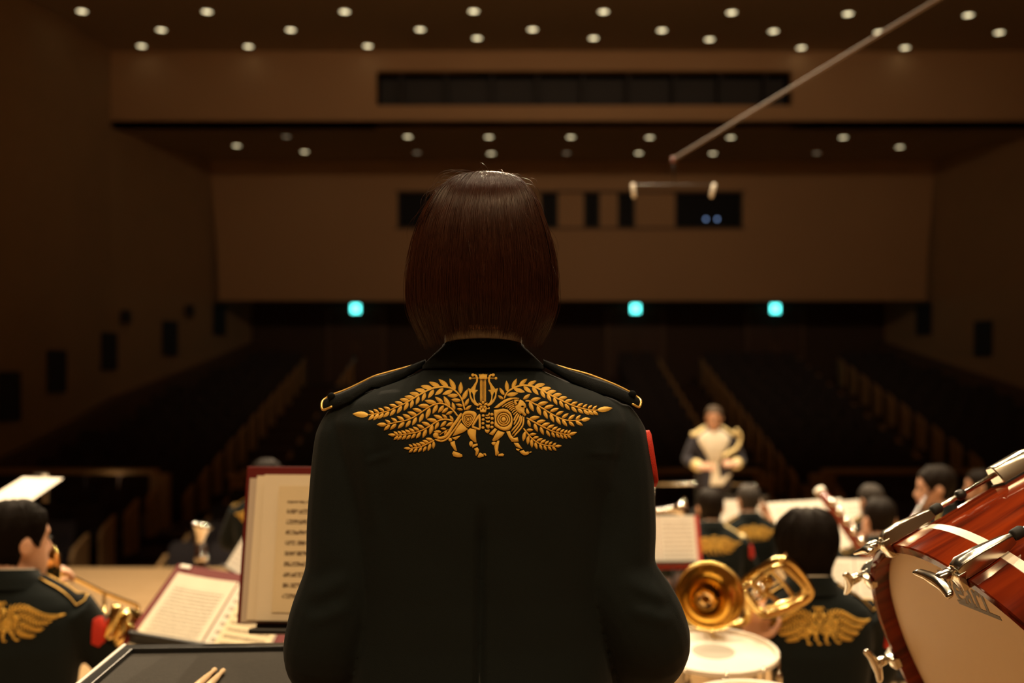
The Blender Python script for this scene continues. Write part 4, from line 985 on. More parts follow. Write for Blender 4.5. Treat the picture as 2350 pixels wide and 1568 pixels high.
hoop(0, HD, 'hoop'); hoop(BD - HD + .07, BD + .07, 'hoop')
obj('flesh_ring', MB().loft([lring(BR - .006, HD), lring(BR - .003, HD), lring(BR - .003, HD + .015), lring(BR - .006, HD + .015)], closed=True), M['ivory'], drum, auto=35)
obj('flesh_ring', MB().loft([lring(BR - .006, BD + .003), lring(BR - .003, BD + .003), lring(BR - .003, BD + .012), lring(BR - .006, BD + .012)], closed=True), M['ivory'], drum, auto=35)
obj('shell', MB().loft([lring(BR - .008, HD + .015), lring(BR - .006, HD + .017), lring(BR - .006, BD), lring(BR - .008, BD + .003)], cap=False), M['wood'], drum, auto=35)
ZH = .024
hd = obj('drum_head', MB().lathe([(.002, ZH + .0), (BR - .05, ZH), (BR - .026, ZH + .001), (BR - .0145, ZH + .006), (BR - .0145, ZH + .012)], 96), M['drumhead'], drum, auto=40)
hd2 = obj('drum_head', MB().lathe([(.002, BD + .045), (BR - .03, BD + .045), (BR - .0145, BD + .04)], 96), M['drumhead'], drum, auto=40)
BMi = BM.inverted()
def on_plane(px, py, z):                             # where a pixel's ray meets a plane of the drum, in drum coordinates
    o = BMi @ Vector((0, 0, CZ)); d = (BMi.to_3x3() @ Vector(((px - CX) / FPX, 1, -(py - HY) / FPX)))
    return o + d * ((z - o.z) / d.z)
def rod(ang):
    R = Matrix.Rotation(ang, 4, 'Z')
    t = empty('tension_rod'); t.parent = drum; t.matrix_local = R
    y = BR + .012
    obj('rod_shaft', MB().tube([(y, 0, -.035), (y, 0, .235)], .0042, 12), M['chrome'], t, True)
    # claw hook over the hoop
    mb = MB()
    sec = lambda x0, x1, hw, z: [Vector((x0, -hw, z)), Vector((x1, -hw * .75, z)), Vector((x1 + .003, 0, z)), Vector((x1, hw * .75, z)), Vector((x0, hw, z))]
    mb.loft([sec(BR + .001, BR + .017, .014, -.006), sec(BR + .001, BR + .022, .016, .004), sec(BR + .001, BR + .022, .014, .035), sec(BR + .001, BR + .018, .009, .075), sec(BR + .003, BR + .015, .006, .088)])
    mb.loft([[Vector((x, -hw, z0)), Vector((x, hw, z0)), Vector((x, hw, z1)), Vector((x, -hw, z1))] for x, hw, z0, z1 in ((BR - .018, .010, -.008, .004), (BR - .016, .012, -.010, -.001), (BR + .004, .015, -.012, -.001), (BR + .012, .014, -.010, .004))])
    bevel(obj('claw', mb, M['chrome'], t, auto=40), .0012)
    obj('collar', MB().lathe([(.0075, .088), (.0085, .092), (.0085, .102), (.006, .106)], 16, Matrix.Translation((y, 0, 0))), M['rubber'], t, True)
    obj('collar', MB().lathe([(.006, .135), (.0085, .138), (.0085, .146), (.006, .15)], 16, Matrix.Translation((y, 0, 0))), M['black'], t, True)
    # T handle
    mb = MB(); mb.lathe([(.006, -.012), (.009, -.015), (.009, -.032), (.006, -.036)], 16, Matrix.Translation((y, 0, 0)))
    mb.loft([[Vector((y + hx * math.cos(a), yy, -.034 + k + hz * math.sin(a))) for a in (2 * math.pi * q / 10 for q in range(10))] for yy, hx, hz, k in ((-.041, .0025, .005, -.008), (-.036, .004, .007, -.006), (-.02, .005, .008, -.002), (0, .008, .010, 0), (.02, .005, .008, -.002), (.036, .004, .007, -.006), (.041, .0025, .005, -.008))])
    h = obj('tuning_handle', mb, M['chrome'], t, True)
    # lug casing on the shell
    mb = MB()
    mb.loft([[Vector((x, -.5 * w_, z0)), Vector((x, .5 * w_, z0)), Vector((x, .5 * w_, z1)), Vector((x, -.5 * w_, z1))] for x, w_, z0, z1 in ((BR - .007, .046, .205, .300), (BR + .006, .042, .205, .294), (BR + .022, .030, .205, .276), (BR + .026, .020, .205, .262))])
    bevel(obj('lug', mb, M['chrome'], t, auto=40), .002)
    obj('lug_gasket', MB().box((BR - .0055, 0, .2525), (.004, .05, .1)), M['rubber'], t)
    # mirrored fittings of the far head, simpler
    mb = MB(); mb.loft([sec(BR + .001, BR + .018, .012, BD + .075), sec(BR + .001, BR + .02, .014, BD + .03), sec(BR + .003, BR + .015, .006, BD - .01)]); obj('claw', mb, M['chrome'], t, auto=40)
    obj('rod_shaft', MB().tube([(y, 0, .29), (y, 0, BD + .03)], .0042, 10), M['chrome'], t, True)
    return t
p1, p2, p3, p4 = on_plane(2038, 1248, 0), on_plane(2207, 1323, 0), on_plane(1999, 1330, 0), on_plane(2052, 1512, 0)
angs = [math.atan2(p.y, p.x) for p in (p2, p1, p3, p4)]
step = angs[1] - angs[0]
for a in angs: rod(a)
a0, a1 = angs[3], angs[0] + (2 * math.pi if angs[0] < angs[3] else 0)
gaps = 7
for i in range(1, gaps): rod(a0 + (a1 - a0) * i / gaps)
# maker's lettering near the top of the head
fc = bpy.data.curves.new('lettering', 'FONT'); fc.body = 'Pearl'; fc.shear = .35; fc.size = 1; fc.offset = .012; fc.align_x = 'LEFT'
fo = bpy.data.objects.new('tmpf', fc); COL.objects.link(fo); dg = bpy.context.evaluated_depsgraph_get(); dg.update()
lm = bpy.data.meshes.new_from_object(fo.evaluated_get(dg)); bpy.data.objects.remove(fo)
u0, u1 = on_plane(2178, 1370, ZH), on_plane(2285, 1412, ZH)
bx = (u1 - u0); Lb = bx.length; bx.normalize(); by = Vector((-bx.y, bx.x, 0))
if by.dot(on_plane(2270, 1360, ZH) - u1) < 0: by = -by
lc = get_co(lm); wd_ = lc[:, 0].max() - lc[:, 0].min(); sc_ = Lb / wd_
for v in lm.vertices:
    q = (v.co - Vector((lc[:, 0].min(), 0, 0))) * sc_; v.co = u0 + bx * q.x + by * q.y * 1.15 + Vector((0, 0, -.0006))
lo = link('lettering', lm, M['letter'], hd); lo['label'] = 'dark script lettering'
c0, c1 = on_plane(2200, 1381, ZH), on_plane(2297, 1420, ZH); cd = (c1 - c0).normalized(); cn = Vector((-cd.y, cd.x, 0)) * .0035
obj('underline', MB().add([p + Vector((0, 0, z)) for z in (-.0006, .0) for p in (c0 - cn, c1 - cn, c1 + cn, c0 + cn)], [(0, 1, 2, 3), (4, 5, 6, 7), (0, 1, 5, 4), (1, 2, 6, 5), (2, 3, 7, 6), (3, 0, 4, 7)]), M['letter'], hd)
# stand
st = tag(empty('bass_drum_stand', (1.02, 1.51, .76)), 'black steel frame stand carrying the tilted bass drum', 'stand')
mid = BC + ax * .24; loc_ = lambda p: Vector(p) - Vector((1.02, 1.51, .76))
obj('cradle', MB().tube([loc_(mid + ax * 0 + (bu * math.cos(a) + bvv * math.sin(a)) * (BR + .05)) for a in (math.radians(q) for q in range(190, 351, 8))], .012, 10), M['black'], st, True)
for sx in (-1, 1):
    pe = loc_(mid + bu * sx * (BR + .05) * .9 - bvv * .25)
    obj('upright', MB().tube([pe, Vector((pe.x + .05, pe.y, .06))], .014, 10), M['black'], st, True)
    obj('foot', MB().tube([(pe.x - .3, pe.y, .02), (pe.x + .38, pe.y, .02)], .018, 10), M['black'], st, True)
obj('crossbar', MB().tube([(0.02, -.42, .1), (0.02, .42, .1)], .012, 10), M['black'], st, True)
# ---- snare drums
def snare(px, py, Y, r, depth, tilt, floor, label, shellm, yaw=0.0):
    c = pix(px, py, Y)
    t = tag(empty('snare_drum', c), label, 'drum'); t.rotation_euler = (tilt, 0, yaw)
    def hp(z, nm):
        return obj(nm, MB().loft([lring(r, z, 64), lring(r + .004, z + .002, 64), lring(r + .004, z + .014, 64), lring(r - .001, z + .016, 64), lring(r - .006, z + .014, 64), lring(r - .006, z, 64)], closed=True), M['ivory'] if nm == 'rim' else M['chrome'], t, auto=40)
    hp(-.012, 'rim'); hp(-depth - .004, 'hoop')
    hdd = obj('drum_head', MB().lathe([(.002, -.007), (r - .012, -.007), (r - .006, -.011)], 64), M['coated'], t, auto=40)
    obj('coating_dot', MB().lathe([(.06 * r / .178, -.0065), (.06 * r / .178, -.006)], 32), M['centre_dot'], hdd)
    obj('shell', MB().loft([lring(r - .008, -.014, 64), lring(r - .01, -.02, 64), lring(r - .01, -depth + .012, 64), lring(r - .008, -depth + .006, 64)], cap=False), shellm, t, auto=40)
    for k in range(10):
        a = 2 * math.pi * (k + .5) / 10; e = Vector((math.cos(a), math.sin(a), 0))
        lg = obj('lug', MB().tube([e * (r + .003) + Vector((0, 0, z)) for z in (-depth * .3, -depth * .35, -depth * .65, -depth * .7)], [.004, .009, .009, .004], 10), M['chrome'], t, True)
        obj('tension_rod', MB().tube([e * (r + .003) + Vector((0, 0, z)) for z in (.006, -depth - .002)], .003, 8), M['chrome'], lg, True)
    # stand
    s = tag(empty('snare_stand', (c.x, c.y, floor)), 'chrome tripod stand under the ' + label.split(',')[0], 'stand')
    hz = c.z - depth - .02 - floor
    obj('tube', MB().tube([(0, 0, .12), (0, 0, hz - .06)], .013, 12), M['chrome'], s, True)
    for k in range(3):
        a = 2 * math.pi * k / 3 + .5; e = Vector((math.cos(a), math.sin(a), 0))
        obj('basket_arm', MB().tube([(0, 0, hz - .07), e * r * .8 + Vector((0, 0, hz - .035 - e.y * r * .8 * -math.tan(tilt))), e * (r + .01) + Vector((0, 0, hz - .02 + e.y * r * math.tan(tilt)))], .007, 8), M['chrome'], s, True)
        lg = obj('leg', MB().tube([(0, 0, .30), e * .28 + Vector((0, 0, .016))], .009, 8), M['chrome'], s, True)
        obj('rubber_foot', MB().ball(e * .28 + Vector((0, 0, .0145)), .013, 8, 6), M['rubber'], lg, True)
M['centre_dot'] = mat('worn_dot', (.46, .42, .35), .8)  # even grey of the disc at the middle of the drum head
snare(1637, 1490, 2.82, .178, .14, math.radians(4.7), .38, 'snare drum with a white coated head and worn centre, beside the standing musician', M['chrome'])
snare(1738, 1618, 2.22, .150, .16, math.radians(3), .76, 'second drum at the bottom edge, only its rim showing', M['wood'], .3)
# ---- trap table with grey felt
c0 = pixz(285, 1480, 1.585); TBx, TBy = c0.x, c0.y
t = tag(empty('trap_table', (0, 0, .76)), 'black trap table with grey felt top at bottom left', 'table')
th = math.radians(3.2); ex, ey = Vector((math.cos(th), math.sin(th), 0)), Vector((-math.sin(th), math.cos(th), 0))
cnr = Vector((TBx, TBy, 0)); W_, D_ = .375, .56
def tp(a, b, z): return cnr + ex * a - ey * b + Vector((0, 0, z))
zt = 1.585 - .76
obj('felt_top', MB().loft([[tp(.012, .012, z), tp(W_ - .012, .012, z), tp(W_ - .012, D_ - .012, z), tp(.012, D_ - .012, z)] for z in (zt - .03, zt - .010)]), M['carpet'], t)
for nm, a, b in (('rim', (0, 0), (W_, .026)), ('rim', (0, D_ - .026), (W_, D_)), ('rim', (0, .026), (.024, D_ - .026)), ('rim', (W_ - .024, .026), (W_, D_ - .026))):
    bevel(obj(nm, MB().loft([[tp(a[0], a[1], z), tp(b[0], a[1], z), tp(b[0], b[1], z), tp(a[0], b[1], z)] for z in (zt - .035, zt)]), M['black'], t), .002)
obj('edge_strip', MB().tube([tp(.0005, .0, zt - .002), tp(.0005, D_, zt - .002)], .0042, 8), M['ivory'], t, True)
for a in (.04, W_ - .04):
    for b in (.05, D_ - .05): obj('leg', MB().tube([tp(a, b, zt - .03), tp(a, b, 0)], .011, 8), M['dark_steel'], t, True)
for k, (p, q, lab) in enumerate((((495, 1536), (425, 1600), 'left'), ((514, 1538), (456, 1600), 'right'))):
    zz_ = 1.585 - .010 + .0075
    a, b = pixz(*p, zz_), pixz(*q, zz_); d = (b - a).normalized()
    pts = [a, a + d * .004, a + d * .011, a + d * .016, a + d * .05, a + d * .09, a + d * .22]
    tag(obj('drumstick', MB().tube(pts, [.002, .0045, .005, .0036, .0058, .0070, .0072], 14), M['hickory'], None, True), 'wooden drumstick lying on the grey felt table, %s of the pair' % lab, 'drumstick', 'drumsticks on the trap table')
# ---- music stands, folders and sheets
def uvplane(w_, h_, bow=0.0, n=6, th=.0012):
    me = bpy.data.meshes.new('sheet'); vs = []; fs = []; uv = []
    for j in range(2):
        for i in range(n + 1): vs.append((w_ * (i / n - .5), bow * math.sin(math.pi * i / n), h_ * (j - .5)))
    for j in range(2):
        for i in range(n + 1): vs.append((w_ * (i / n - .5), bow * math.sin(math.pi * i / n) + th, h_ * (j - .5)))
    m = n + 1
    for i in range(n): fs += [(i, i + 1, m + i + 1, m + i), (2 * m + i + 1, 2 * m + i, 3 * m + i, 3 * m + i + 1), (i, 2 * m + i, 2 * m + i + 1, i + 1), (m + i, m + i + 1, 3 * m + i + 1, 3 * m + i)]
    fs += [(0, m, 3 * m, 2 * m), (n, 2 * m + n, 3 * m + n, m + n)]
    me.from_pydata(vs, [], fs); L = me.uv_layers.new(name='UVMap')
    for lp in me.loops:
        v = me.vertices[lp.vertex_index].co; L.data[lp.index].uv = (v.x / w_ + .5, v.z / h_ + .5)
    me.update(); return me
def stand_frame(c, yaw, tilt, roll=0.0):             # desk frame: x to the right, z up the desk, -y towards the reader
    return Matrix.Translation(c) @ Matrix.Rotation(yaw, 4, 'Z') @ Matrix.Rotation(-tilt, 4, 'X') @ Matrix.Rotation(roll, 4, 'Y')
def music_stand(Mx, w_, h_, floor, label, ledge=True):
    t = tag(empty('music_stand'), label, 'stand', 'music stands'); base = Mx.translation.copy(); base.z = floor
    back = Mx.to_3x3() @ Vector((0, .03, 0)); base += Vector((back.x, back.y, 0)) * 1.0; t.location = base
    R = Matrix.Translation(-base) @ Mx
    f = lambda p: R @ Vector(p)
    obj('desk', MB().loft([[f((x, y, z)) for x, z in ((-w_ / 2, -h_ / 2), (w_ / 2, -h_ / 2), (w_ / 2, h_ / 2), (-w_ / 2, h_ / 2))] for y in (.012, .016)]), M['black'], t)
    if ledge: bevel(obj('ledge', MB().loft([[f((x, y, z)) for x, z in ((-w_ / 2, -h_ / 2 - .012), (w_ / 2, -h_ / 2 - .012), (w_ / 2, -h_ / 2), (-w_ / 2, -h_ / 2))] for y in (-.045, .016)]), M['black'], t), .003)
    k = f((0, .03, -.02))
    obj('pole', MB().tube([(0, 0, .22), (0, 0, max(.3, k.z - .12)), k], .010, 10), M['black'], t, True)
    for q in range(3):
        a = 2 * math.pi * q / 3 + .4; obj('leg', MB().tube([(0, 0, .26), (math.cos(a) * .25, math.sin(a) * .25, .008)], .008, 8), M['black'], t, True)
    return R, t
def sheet(Mx, x, z, w_, h_, m, label, y=-.002, bow=0.0, rot=0.0, name='sheet_music'):
    o = link(name, uvplane(w_, h_, bow), m); o.matrix_world = Mx @ Matrix.Translation((x, y, z)) @ Matrix.Rotation(rot, 4, 'Y')
    return tag(o, label, 'sheet music', 'sheet music on the stands')
def folder(Mx, x, z, w_, h_, m, label, y=.004):
    t = tag(empty('music_folder'), label, 'folder', 'music folders'); t.matrix_world = Mx @ Matrix.Translation((x, y, z))
    for s in (-1, 1): bevel(obj('cover', MB().box((s * w_ / 4, 0, 0), (w_ / 2 - .004, .005, h_)), m, t), .002)
    obj('spine', MB().box((0, .001, 0), (.008, .004, h_)), m, t)
    return t
# the standing musician's own stand
tl = math.radians(12)
A_, B_ = pix(556, 1090, 2.22), pix(558, 1434, 2.17)
Mw = stand_frame(Vector((A_.x + .27, 2.20, (A_.z + B_.z) / 2)), math.radians(-3), tl)
music_stand(Mw, .46, .345, .76, 'black music stand in front of the standing musician, holding a maroon folder')
folder(Mw, 0, .008, .545, .345, M['maroon'], 'upright maroon folder stuffed with cream music, left of the standing musician')
o = link('clear_sleeve', uvplane(.245, .315, .002, 4), M['plastic']); o.matrix_world = Mw @ Matrix.Translation((-.138, -.0035, -.004)); tag(o, 'clear plastic sleeve behind the cream pages in the maroon folder', 'sleeve')
pl_ = link('torn_cream_sheet', uvplane(.25, .315, .0015, 4), M['paper']); pl_.matrix_world = Mw @ Matrix.Translation((-.120, -.0065, .0)) @ Matrix.Rotation(.012, 4, 'Y'); tag(pl_, 'crumpled cream sheet at the back of the maroon folder', 'sheet music', 'sheet music on the stands')
sheet(Mw, -.098, .002, .255, .318, M['paper'], 'blank margin cream sheet in the maroon folder', -.0105)
sheet(Mw, -.06, -.002, .26, .275, M['music'], 'cream page of printed drum music, left of the standing musician', -.0135)
# the trombone player's open folder
P3 = [pix(378, 1288, 3.34), pix(690, 1338, 3.30), pix(286, 1515, 2.93)]
ux = (P3[1] - P3[0]); wF = ux.length; ux.normalize(); dz_ = P3[0] - P3[2]; dz_ -= ux * dz_.dot(ux); hF = dz_.length; dz_.normalize(); ny = dz_.cross(ux)
skew = (P3[0] - P3[2]).dot(ux)
cF = P3[0] + ux * wF / 2 - dz_ * hF / 2 - ux * skew / 2
MF = Matrix(((ux.x, ny.x, dz_.x, cF.x), (ux.y, ny.y, dz_.y, cF.y), (ux.z, ny.z, dz_.z, cF.z), (0, 0, 0, 1)))
music_stand(MF, .42, .30, .38, 'black music stand with an open folder, between trombone player and felt table')
folder(MF, .0, 0, wF, hF, M['maroon'], 'wide open maroon folder lying on the stand behind the felt table')
tab = link('name_tab', uvplane(.035, .016), M['paper_white']); tab.matrix_world = MF @ Matrix.Translation((-wF / 2 + .035, -.004, hF / 2 - .014)); tag(tab, 'small white label stuck on the open maroon folder', 'label')
sheet(MF, -.108, -.022, .205, hF - .055, M['music2'], 'left white printed page of the open folder behind the felt table', -.004, .004)
sheet(MF, .100, -.022, .200, hF - .055, M['music_l'], 'right white printed page of the open folder behind the felt table', -.004, .004)
sheet(MF, .115, -.045, .16, hF - .11, M['music3'], 'yellowish part clipped over the right page of the open folder', -.009)
def simple_stand(px, py, Y, w_, h_, yaw, tilt, floor, m, where, roll=0.0, cover=None):
    Mx = stand_frame(pix(px, py, Y), math.radians(yaw), math.radians(tilt), math.radians(roll))
    music_stand(Mx, w_ * .9, h_ * .9, floor, 'black music stand ' + where)
    if cover: folder(Mx, 0, -.01, w_ * 1.12, h_ * 1.08, cover, 'folder on the stand ' + where)
    for k, s in enumerate((-1, 1)): sheet(Mx, s * w_ / 4, .0, w_ / 2 - .003, h_, m, '%s page of white music on the stand %s' % (('left', 'right')[k], where), -.006 if cover else .004)
    return Mx
simple_stand(1512, 1240, 5.1, .39, .25, 4, 20, 0, M['music_w'], 'right beside the standing musician', 0, M['red_folder'])
simple_stand(1688, 1178, 7.9, .46, .22, 6, 25, 0, M['music_w'], 'beyond the grey-haired player', 0)
simple_stand(1880, 1218, 6.4, .60, .46, 22, 40, 0, M['music_w'], 'beyond the horn player')
simple_stand(2005, 1196, 8.2, .50, .42, 26, 40, 0, M['music_w'], 'behind the two dark heads on the right')
simple_stand(1965, 1352, 3.95, .40, .26, -12, 38, .38, M['music_w'], 'at the right shoulder of the horn player', 0, M['maroon'])
simple_stand(585, 1275, 5.1, .30, .26, -30, 30, 0, M['music_w'], 'tilted away beyond the maroon folder', 16)
_p1, _p2 = pix(14, 1150, 4.0), pix(100, 1094, 4.5)
_x = (_p2 - _p1).normalized(); _n = (Vector((-.05, 0, -1)) - _x * Vector((-.05, 0, -1)).dot(_x)).normalized(); _z = _x.cross(_n); _c = (_p1 + _p2) / 2
Me = Matrix(((_x.x, _n.x, _z.x, _c.x), (_x.y, _n.y, _z.y, _c.y), (_x.z, _n.z, _z.z, _c.z), (0, 0, 0, 1)))
music_stand(Me, .46, .14, .38, 'black music stand seen edge on above the trombone player', ledge=False)
sheet(Me, 0, 0, .50, .17, M['paper_white'], 'white sheet seen edge on above the trombone player', .004)
_t = tag(empty('page_shade_bar', _p2), 'grey upright bar standing in for a shaded page, end of the edge-on sheet', 'clip')  # made-up bar, its grey stands for a hanging page in shade
obj('bar', MB().box((.0, .02, -.055), (.03, .012, .13)), M['silver'], _t); obj('bar_cap', MB().box((-.02, .02, .012), (.07, .03, .012)), M['silver'], _t)
# ---- hanging stereo microphones
hub = pix(1545, 366, 6.2); t = tag(empty('hanging_microphone', hub), 'pair of small microphones hanging on a bar from a diagonal cable', 'microphone')
far = pix(1885, 160, 5.2); far2 = hub + (far - hub) * 5.2
obj('cable', MB().tube([(0, 0, 0), far2 - hub], .009, 8), M['mic_grey'] if 'mic_grey' in M else M['silver'], t, True)
dn = pix(1547, 425, 6.2) - hub
obj('drop_cable', MB().tube([(0, 0, .0), dn], .004, 8), M['black'], t, True)
obj('clamp', MB().ball((0, 0, 0), .018, 12, 8), M['bassoon'], t, True)
a, b = pix(1453, 424, 6.2) - hub, pix(1637, 424, 6.2) - hub
obj('bar', MB().tube([a, b], .0035, 8), M['black'], t, True)
for e in (a, b):
    mcp = obj('capsule', MB().lathe([(.006, .03), (.012, .026), (.012, -.05), (.009, -.058)], 16, Matrix.Translation(e - Vector((0, 0, .022))) @ Matrix.Rotation(.25 if e is b else -.1, 4, 'Y')), M['ivory'], t, True)
# ================================================================== the band
def inst(name, label, loc=(0, 0, 0), group=None): return tag(empty(name, loc), label, 'instrument', group)
WOMH = (.060, .050, .000, -.060, -.075, -.085, -.120, -.130)
# trombone player (left edge)
loc, s = body_at(38, 1146, 2.97, .38)
T1 = person('person', 'trombone player at the left edge with short dark hair, seen from behind', loc, math.radians(4), s,
    {'R': ((.27, .10, .80), (.34, .33, .72), (-.6, -.3, -.2), (.3, .8, -.1)), 'L': ((-.25, .12, .84), (-.02, .20, 1.04), (.7, .3, 0), (.75, .25, .55))},
    'short', M['hair_black'], MEN, .012, voxel=.007, head=(math.radians(-34), 0, 0), strands=2600, seed=3, seat_label='black chair of the trombone player')
# trombone
tb = inst('trombone', 'brass trombone held by the player at the left edge')
f = lambda px, py, Y: pix(px, py, Y)
bc = f(121, 1297, 3.14); bd = Vector((.72, .68, .05)).normalized()
Rb = bd.to_track_quat('Z', 'Y').to_matrix().to_4x4(); Rb.translation = bc - bd * .16
obj('bell', MB().lathe([(.010, -.05), (.012, .0), (.015, .06), (.020, .11), (.032, .14), (.052, .158), (.066, .163), (.067, .160), (.050, .152), (.029, .134), (.022, .10), (.012, .05)], 40, Rb, cap=False), M['brass'], tb, True)
pth = [f(95, 1345, 3.12), f(140, 1318, 3.25), f(240, 1362, 3.45), f(308, 1388, 3.55), f(316, 1398, 3.56), f(308, 1410, 3.53), f(272, 1440, 3.40), f(215, 1440, 3.22)]
obj('slide', MB().tube(spline(pth, 60), .0075, 10), M['brass'], tb, True)
obj('slide_brace', MB().tube([f(240, 1362, 3.45), f(238, 1440, 3.29)], .006, 8), M['brass'], tb, True)
obj('bell_tube', MB().tube(spline([bc - bd * .2, f(60, 1360, 3.1), f(20, 1350, 3.0), f(30, 1320, 3.05), f(90, 1345, 3.12)], 30), .009, 10), M['brass'], tb, True)
obj('mouthpiece', MB().tube([f(92, 1333, 3.10), f(98, 1341, 3.13), f(108, 1342, 3.16)], [.013, .009, .006], 12), M['silver'], tb, True)
v = inst('euphonium', 'small brass valve instrument by the trombone player\u2019s elbow'.replace('\u2019', "'"))
for k, (px, py, r) in enumerate(((258, 1425, .028), (278, 1440, .03), (262, 1452, .034), (285, 1462, .03))):
    obj('valve', MB().lathe([(r * .3, .05), (r * .55, .046), (r * .6, -.05), (r * .45, -.056)], 20, Matrix.Translation(f(px, py, 2.98 + .03 * k)) @ Matrix.Rotation(.3, 4, 'Y')), M['brass'], v, True)
obj('tubing', MB().tube(spline([f(245, 1420, 3.05), f(275, 1412, 3.05), f(300, 1440, 3.05), f(298, 1470, 3.05), f(262, 1482, 3.05), f(246, 1462, 3.05), f(252, 1440, 3.08)], 50), .012, 12), M['brass'], v, True)
obj('bell', MB().lathe([(.02, -.04), (.025, .02), (.04, .06), (.06, .075), (.061, .072), (.036, .055)], 30, Matrix.Translation(f(285, 1470, 3.06)) @ Matrix.Rotation(.7, 4, 'Y'), cap=False), M['brass'], v, True)
obj('foot_stand', MB().tube([f(270, 1470, 3.05), Vector((f(270, 1470, 3.05).x, 3.05, .39))], .010, 8), M['black'], v, True)
# player half hidden by the maroon folder, on a high stool
loc, s = body_at(612, 1052, 6.0, 0, .72)
person('person', 'bass player with short dark hair whose head shows above the maroon folder', loc, math.radians(-8), s * 1.0, {'R': ((.28, .08, .80), (.16, .32, .80), (0, 0, -1), (-.2, .9, 0)), 'L': ((-.28, .06, .80), (-.20, .32, .74), (0, 0, -1), (.1, .9, 0))}, 'short', M['hair_black'], MEN, .010, head=(math.radians(-30), 0, 0), seat_h=.72, seed=5, emblem=True, patch=False, seat_label='high black stool of the player behind the maroon folder', voxel=.011)
# upturned silver bell of a bass clarinet on its peg
bcl = inst('bass_clarinet', 'bass clarinet with an upturned silver bell standing left of the maroon folder', (pix(462, 1300, 5.0).x, 5.0, 0))
zb = pix(460, 1222, 5.0).z
obj('bell', MB().lathe([(.024, -.06), (.026, -.02), (.034, .01), (.048, .03), (.052, .034), (.049, .030), (.03, .008), (.02, -.05)], 32, Matrix.Translation((0, 0, zb)) @ Matrix.Rotation(.25, 4, 'Y'), cap=False), M['silver'], bcl, True)
obj('body', MB().tube([(-.004, 0, zb - .055), (.0, 0, zb - .12), (.02, .01, .30)], [.026, .03, .027], 16), M['ebony'], bcl, True)
for q in range(4): obj('key', MB().tube([(.005, -.03, zb - .1 - .07 * q), (.02, -.034, zb - .13 - .07 * q)], .006, 8), M['silver'], bcl, True)
obj('ferrule', MB().lathe([(.031, -.01), (.033, -.006), (.033, .006), (.031, .01)], 20, Matrix.Translation((0, 0, zb - .13))), M['silver'], bcl, True)
obj('peg', MB().tube([(.02, .01, .31), (.02, .01, .005)], .008, 8), M['silver'], bcl, True)
# horn player
loc, s = body_at(1852, 1172, 3.15, .38, .40)
HP_, TH_, hb_, up_ = person('person', 'horn player with dark bobbed hair, seen from behind beside the bass drum', loc, math.radians(0), s,
    {'R': ((.27, .10, .80), (.08, .32, .74), (0, 0, -1), (-.6, .7, 0)), 'L': ((-.31, .02, .82), (-.205, -.075, .955), (.4, .5, .1), (.35, -.1, .9))},
    'short', M['hair_black'], WOMH, .021, voxel=.007, seat_h=.40, head=(math.radians(10), math.radians(-4), 0), strands=3200, seed=8, seat_label='black chair of the horn player')
hn = inst('french_horn', 'gleaming brass horn with its bell turned back, held left of the horn player')
HYn = 2.99
bc = f(1629, 1368, HYn - .05)
bd = Vector((-.10, -.93, .30)).normalized(); Rb = bd.to_track_quat('Z', 'Y').to_matrix().to_4x4(); Rb.translation = bc
obj('bell', MB().lathe([(r_ * 1.08, z_) for r_, z_ in ((.018, -.24), (.022, -.18), (.030, -.12), (.044, -.075), (.062, -.042), (.080, -.020), (.090, -.006), (.0925, 0), (.0905, .0005), (.088, -.004), (.077, -.018), (.059, -.039), (.041, -.071), (.027, -.116), (.018, -.18))], 56, Rb, cap=False), M['brass'], hn, True)
obj('bell_rim', MB().tube([Rb @ Vector((.1 * math.cos(a), .1 * math.sin(a), 0)) for a in (2 * math.pi * k / 48 for k in range(48))], .0026, 8, closed=True), M['brass'], hn, True)
thr = Rb @ Vector((0, 0, -.23))
def tubep(nm, P, r, par=hn, m=None, n=None): return obj(nm, MB().tube(spline(P, n or len(P) * 9), r, 12), m or M['brass'], par, True)
tubep('main_tube', [thr, thr + Vector((.05, .05, .05)), f(1690, 1345, HYn + .06), f(1740, 1312, HYn), f(1785, 1287, HYn - .03), f(1812, 1292, HYn - .03), f(1842, 1325, HYn - .01), f(1858, 1355, HYn), f(1848, 1376, HYn), f(1800, 1400, HYn), f(1758, 1412, HYn), f(1735, 1398, HYn), f(1700, 1358, HYn + .02)], .0135)
tubep('branch_tube', [f(1700, 1352, HYn - .03), f(1745, 1325, HYn - .04), f(1788, 1300, HYn - .06), f(1822, 1322, HYn - .05), f(1846, 1352, HYn - .04), f(1826, 1372, HYn - .03), f(1790, 1388, HYn - .03), f(1756, 1396, HYn - .03)], .0085)
tubep('slide', [f(1708, 1358, HYn - .02), f(1730, 1388, HYn - .02), f(1752, 1402, HYn - .03)], .0095)
tubep('slide', [f(1722, 1340, HYn - .05), f(1765, 1365, HYn - .02), f(1800, 1390, HYn - .02)], .006)
tubep('slide', [f(1770, 1310, HYn - .02), f(1800, 1342, HYn - .02), f(1822, 1372, HYn - .02)], .006)
tubep('lower_tube', [f(1640, 1400, HYn + .05), f(1672, 1432, HYn + .04), f(1712, 1425, HYn + .04), f(1716, 1388, HYn + .04), f(1690, 1368, HYn + .04)], .012)
for k, (px, py) in enumerate(((1742, 1352), (1758, 1342), (1752, 1366))):
    vv = obj('valve', MB().lathe([(.006, .034), (.015, .03), (.016, -.03), (.008, -.034)], 20, Matrix.Translation(f(px, py, HYn)) @ Matrix.Rotation(1.0, 4, 'X')), M['brass'] if k else M['silver'], hn, True)
    obj('key_lever', MB().tube([f(px, py, HYn - .03), f(px - 8, py + 12, HYn - .06)], .004, 8), M['silver'], vv, True)
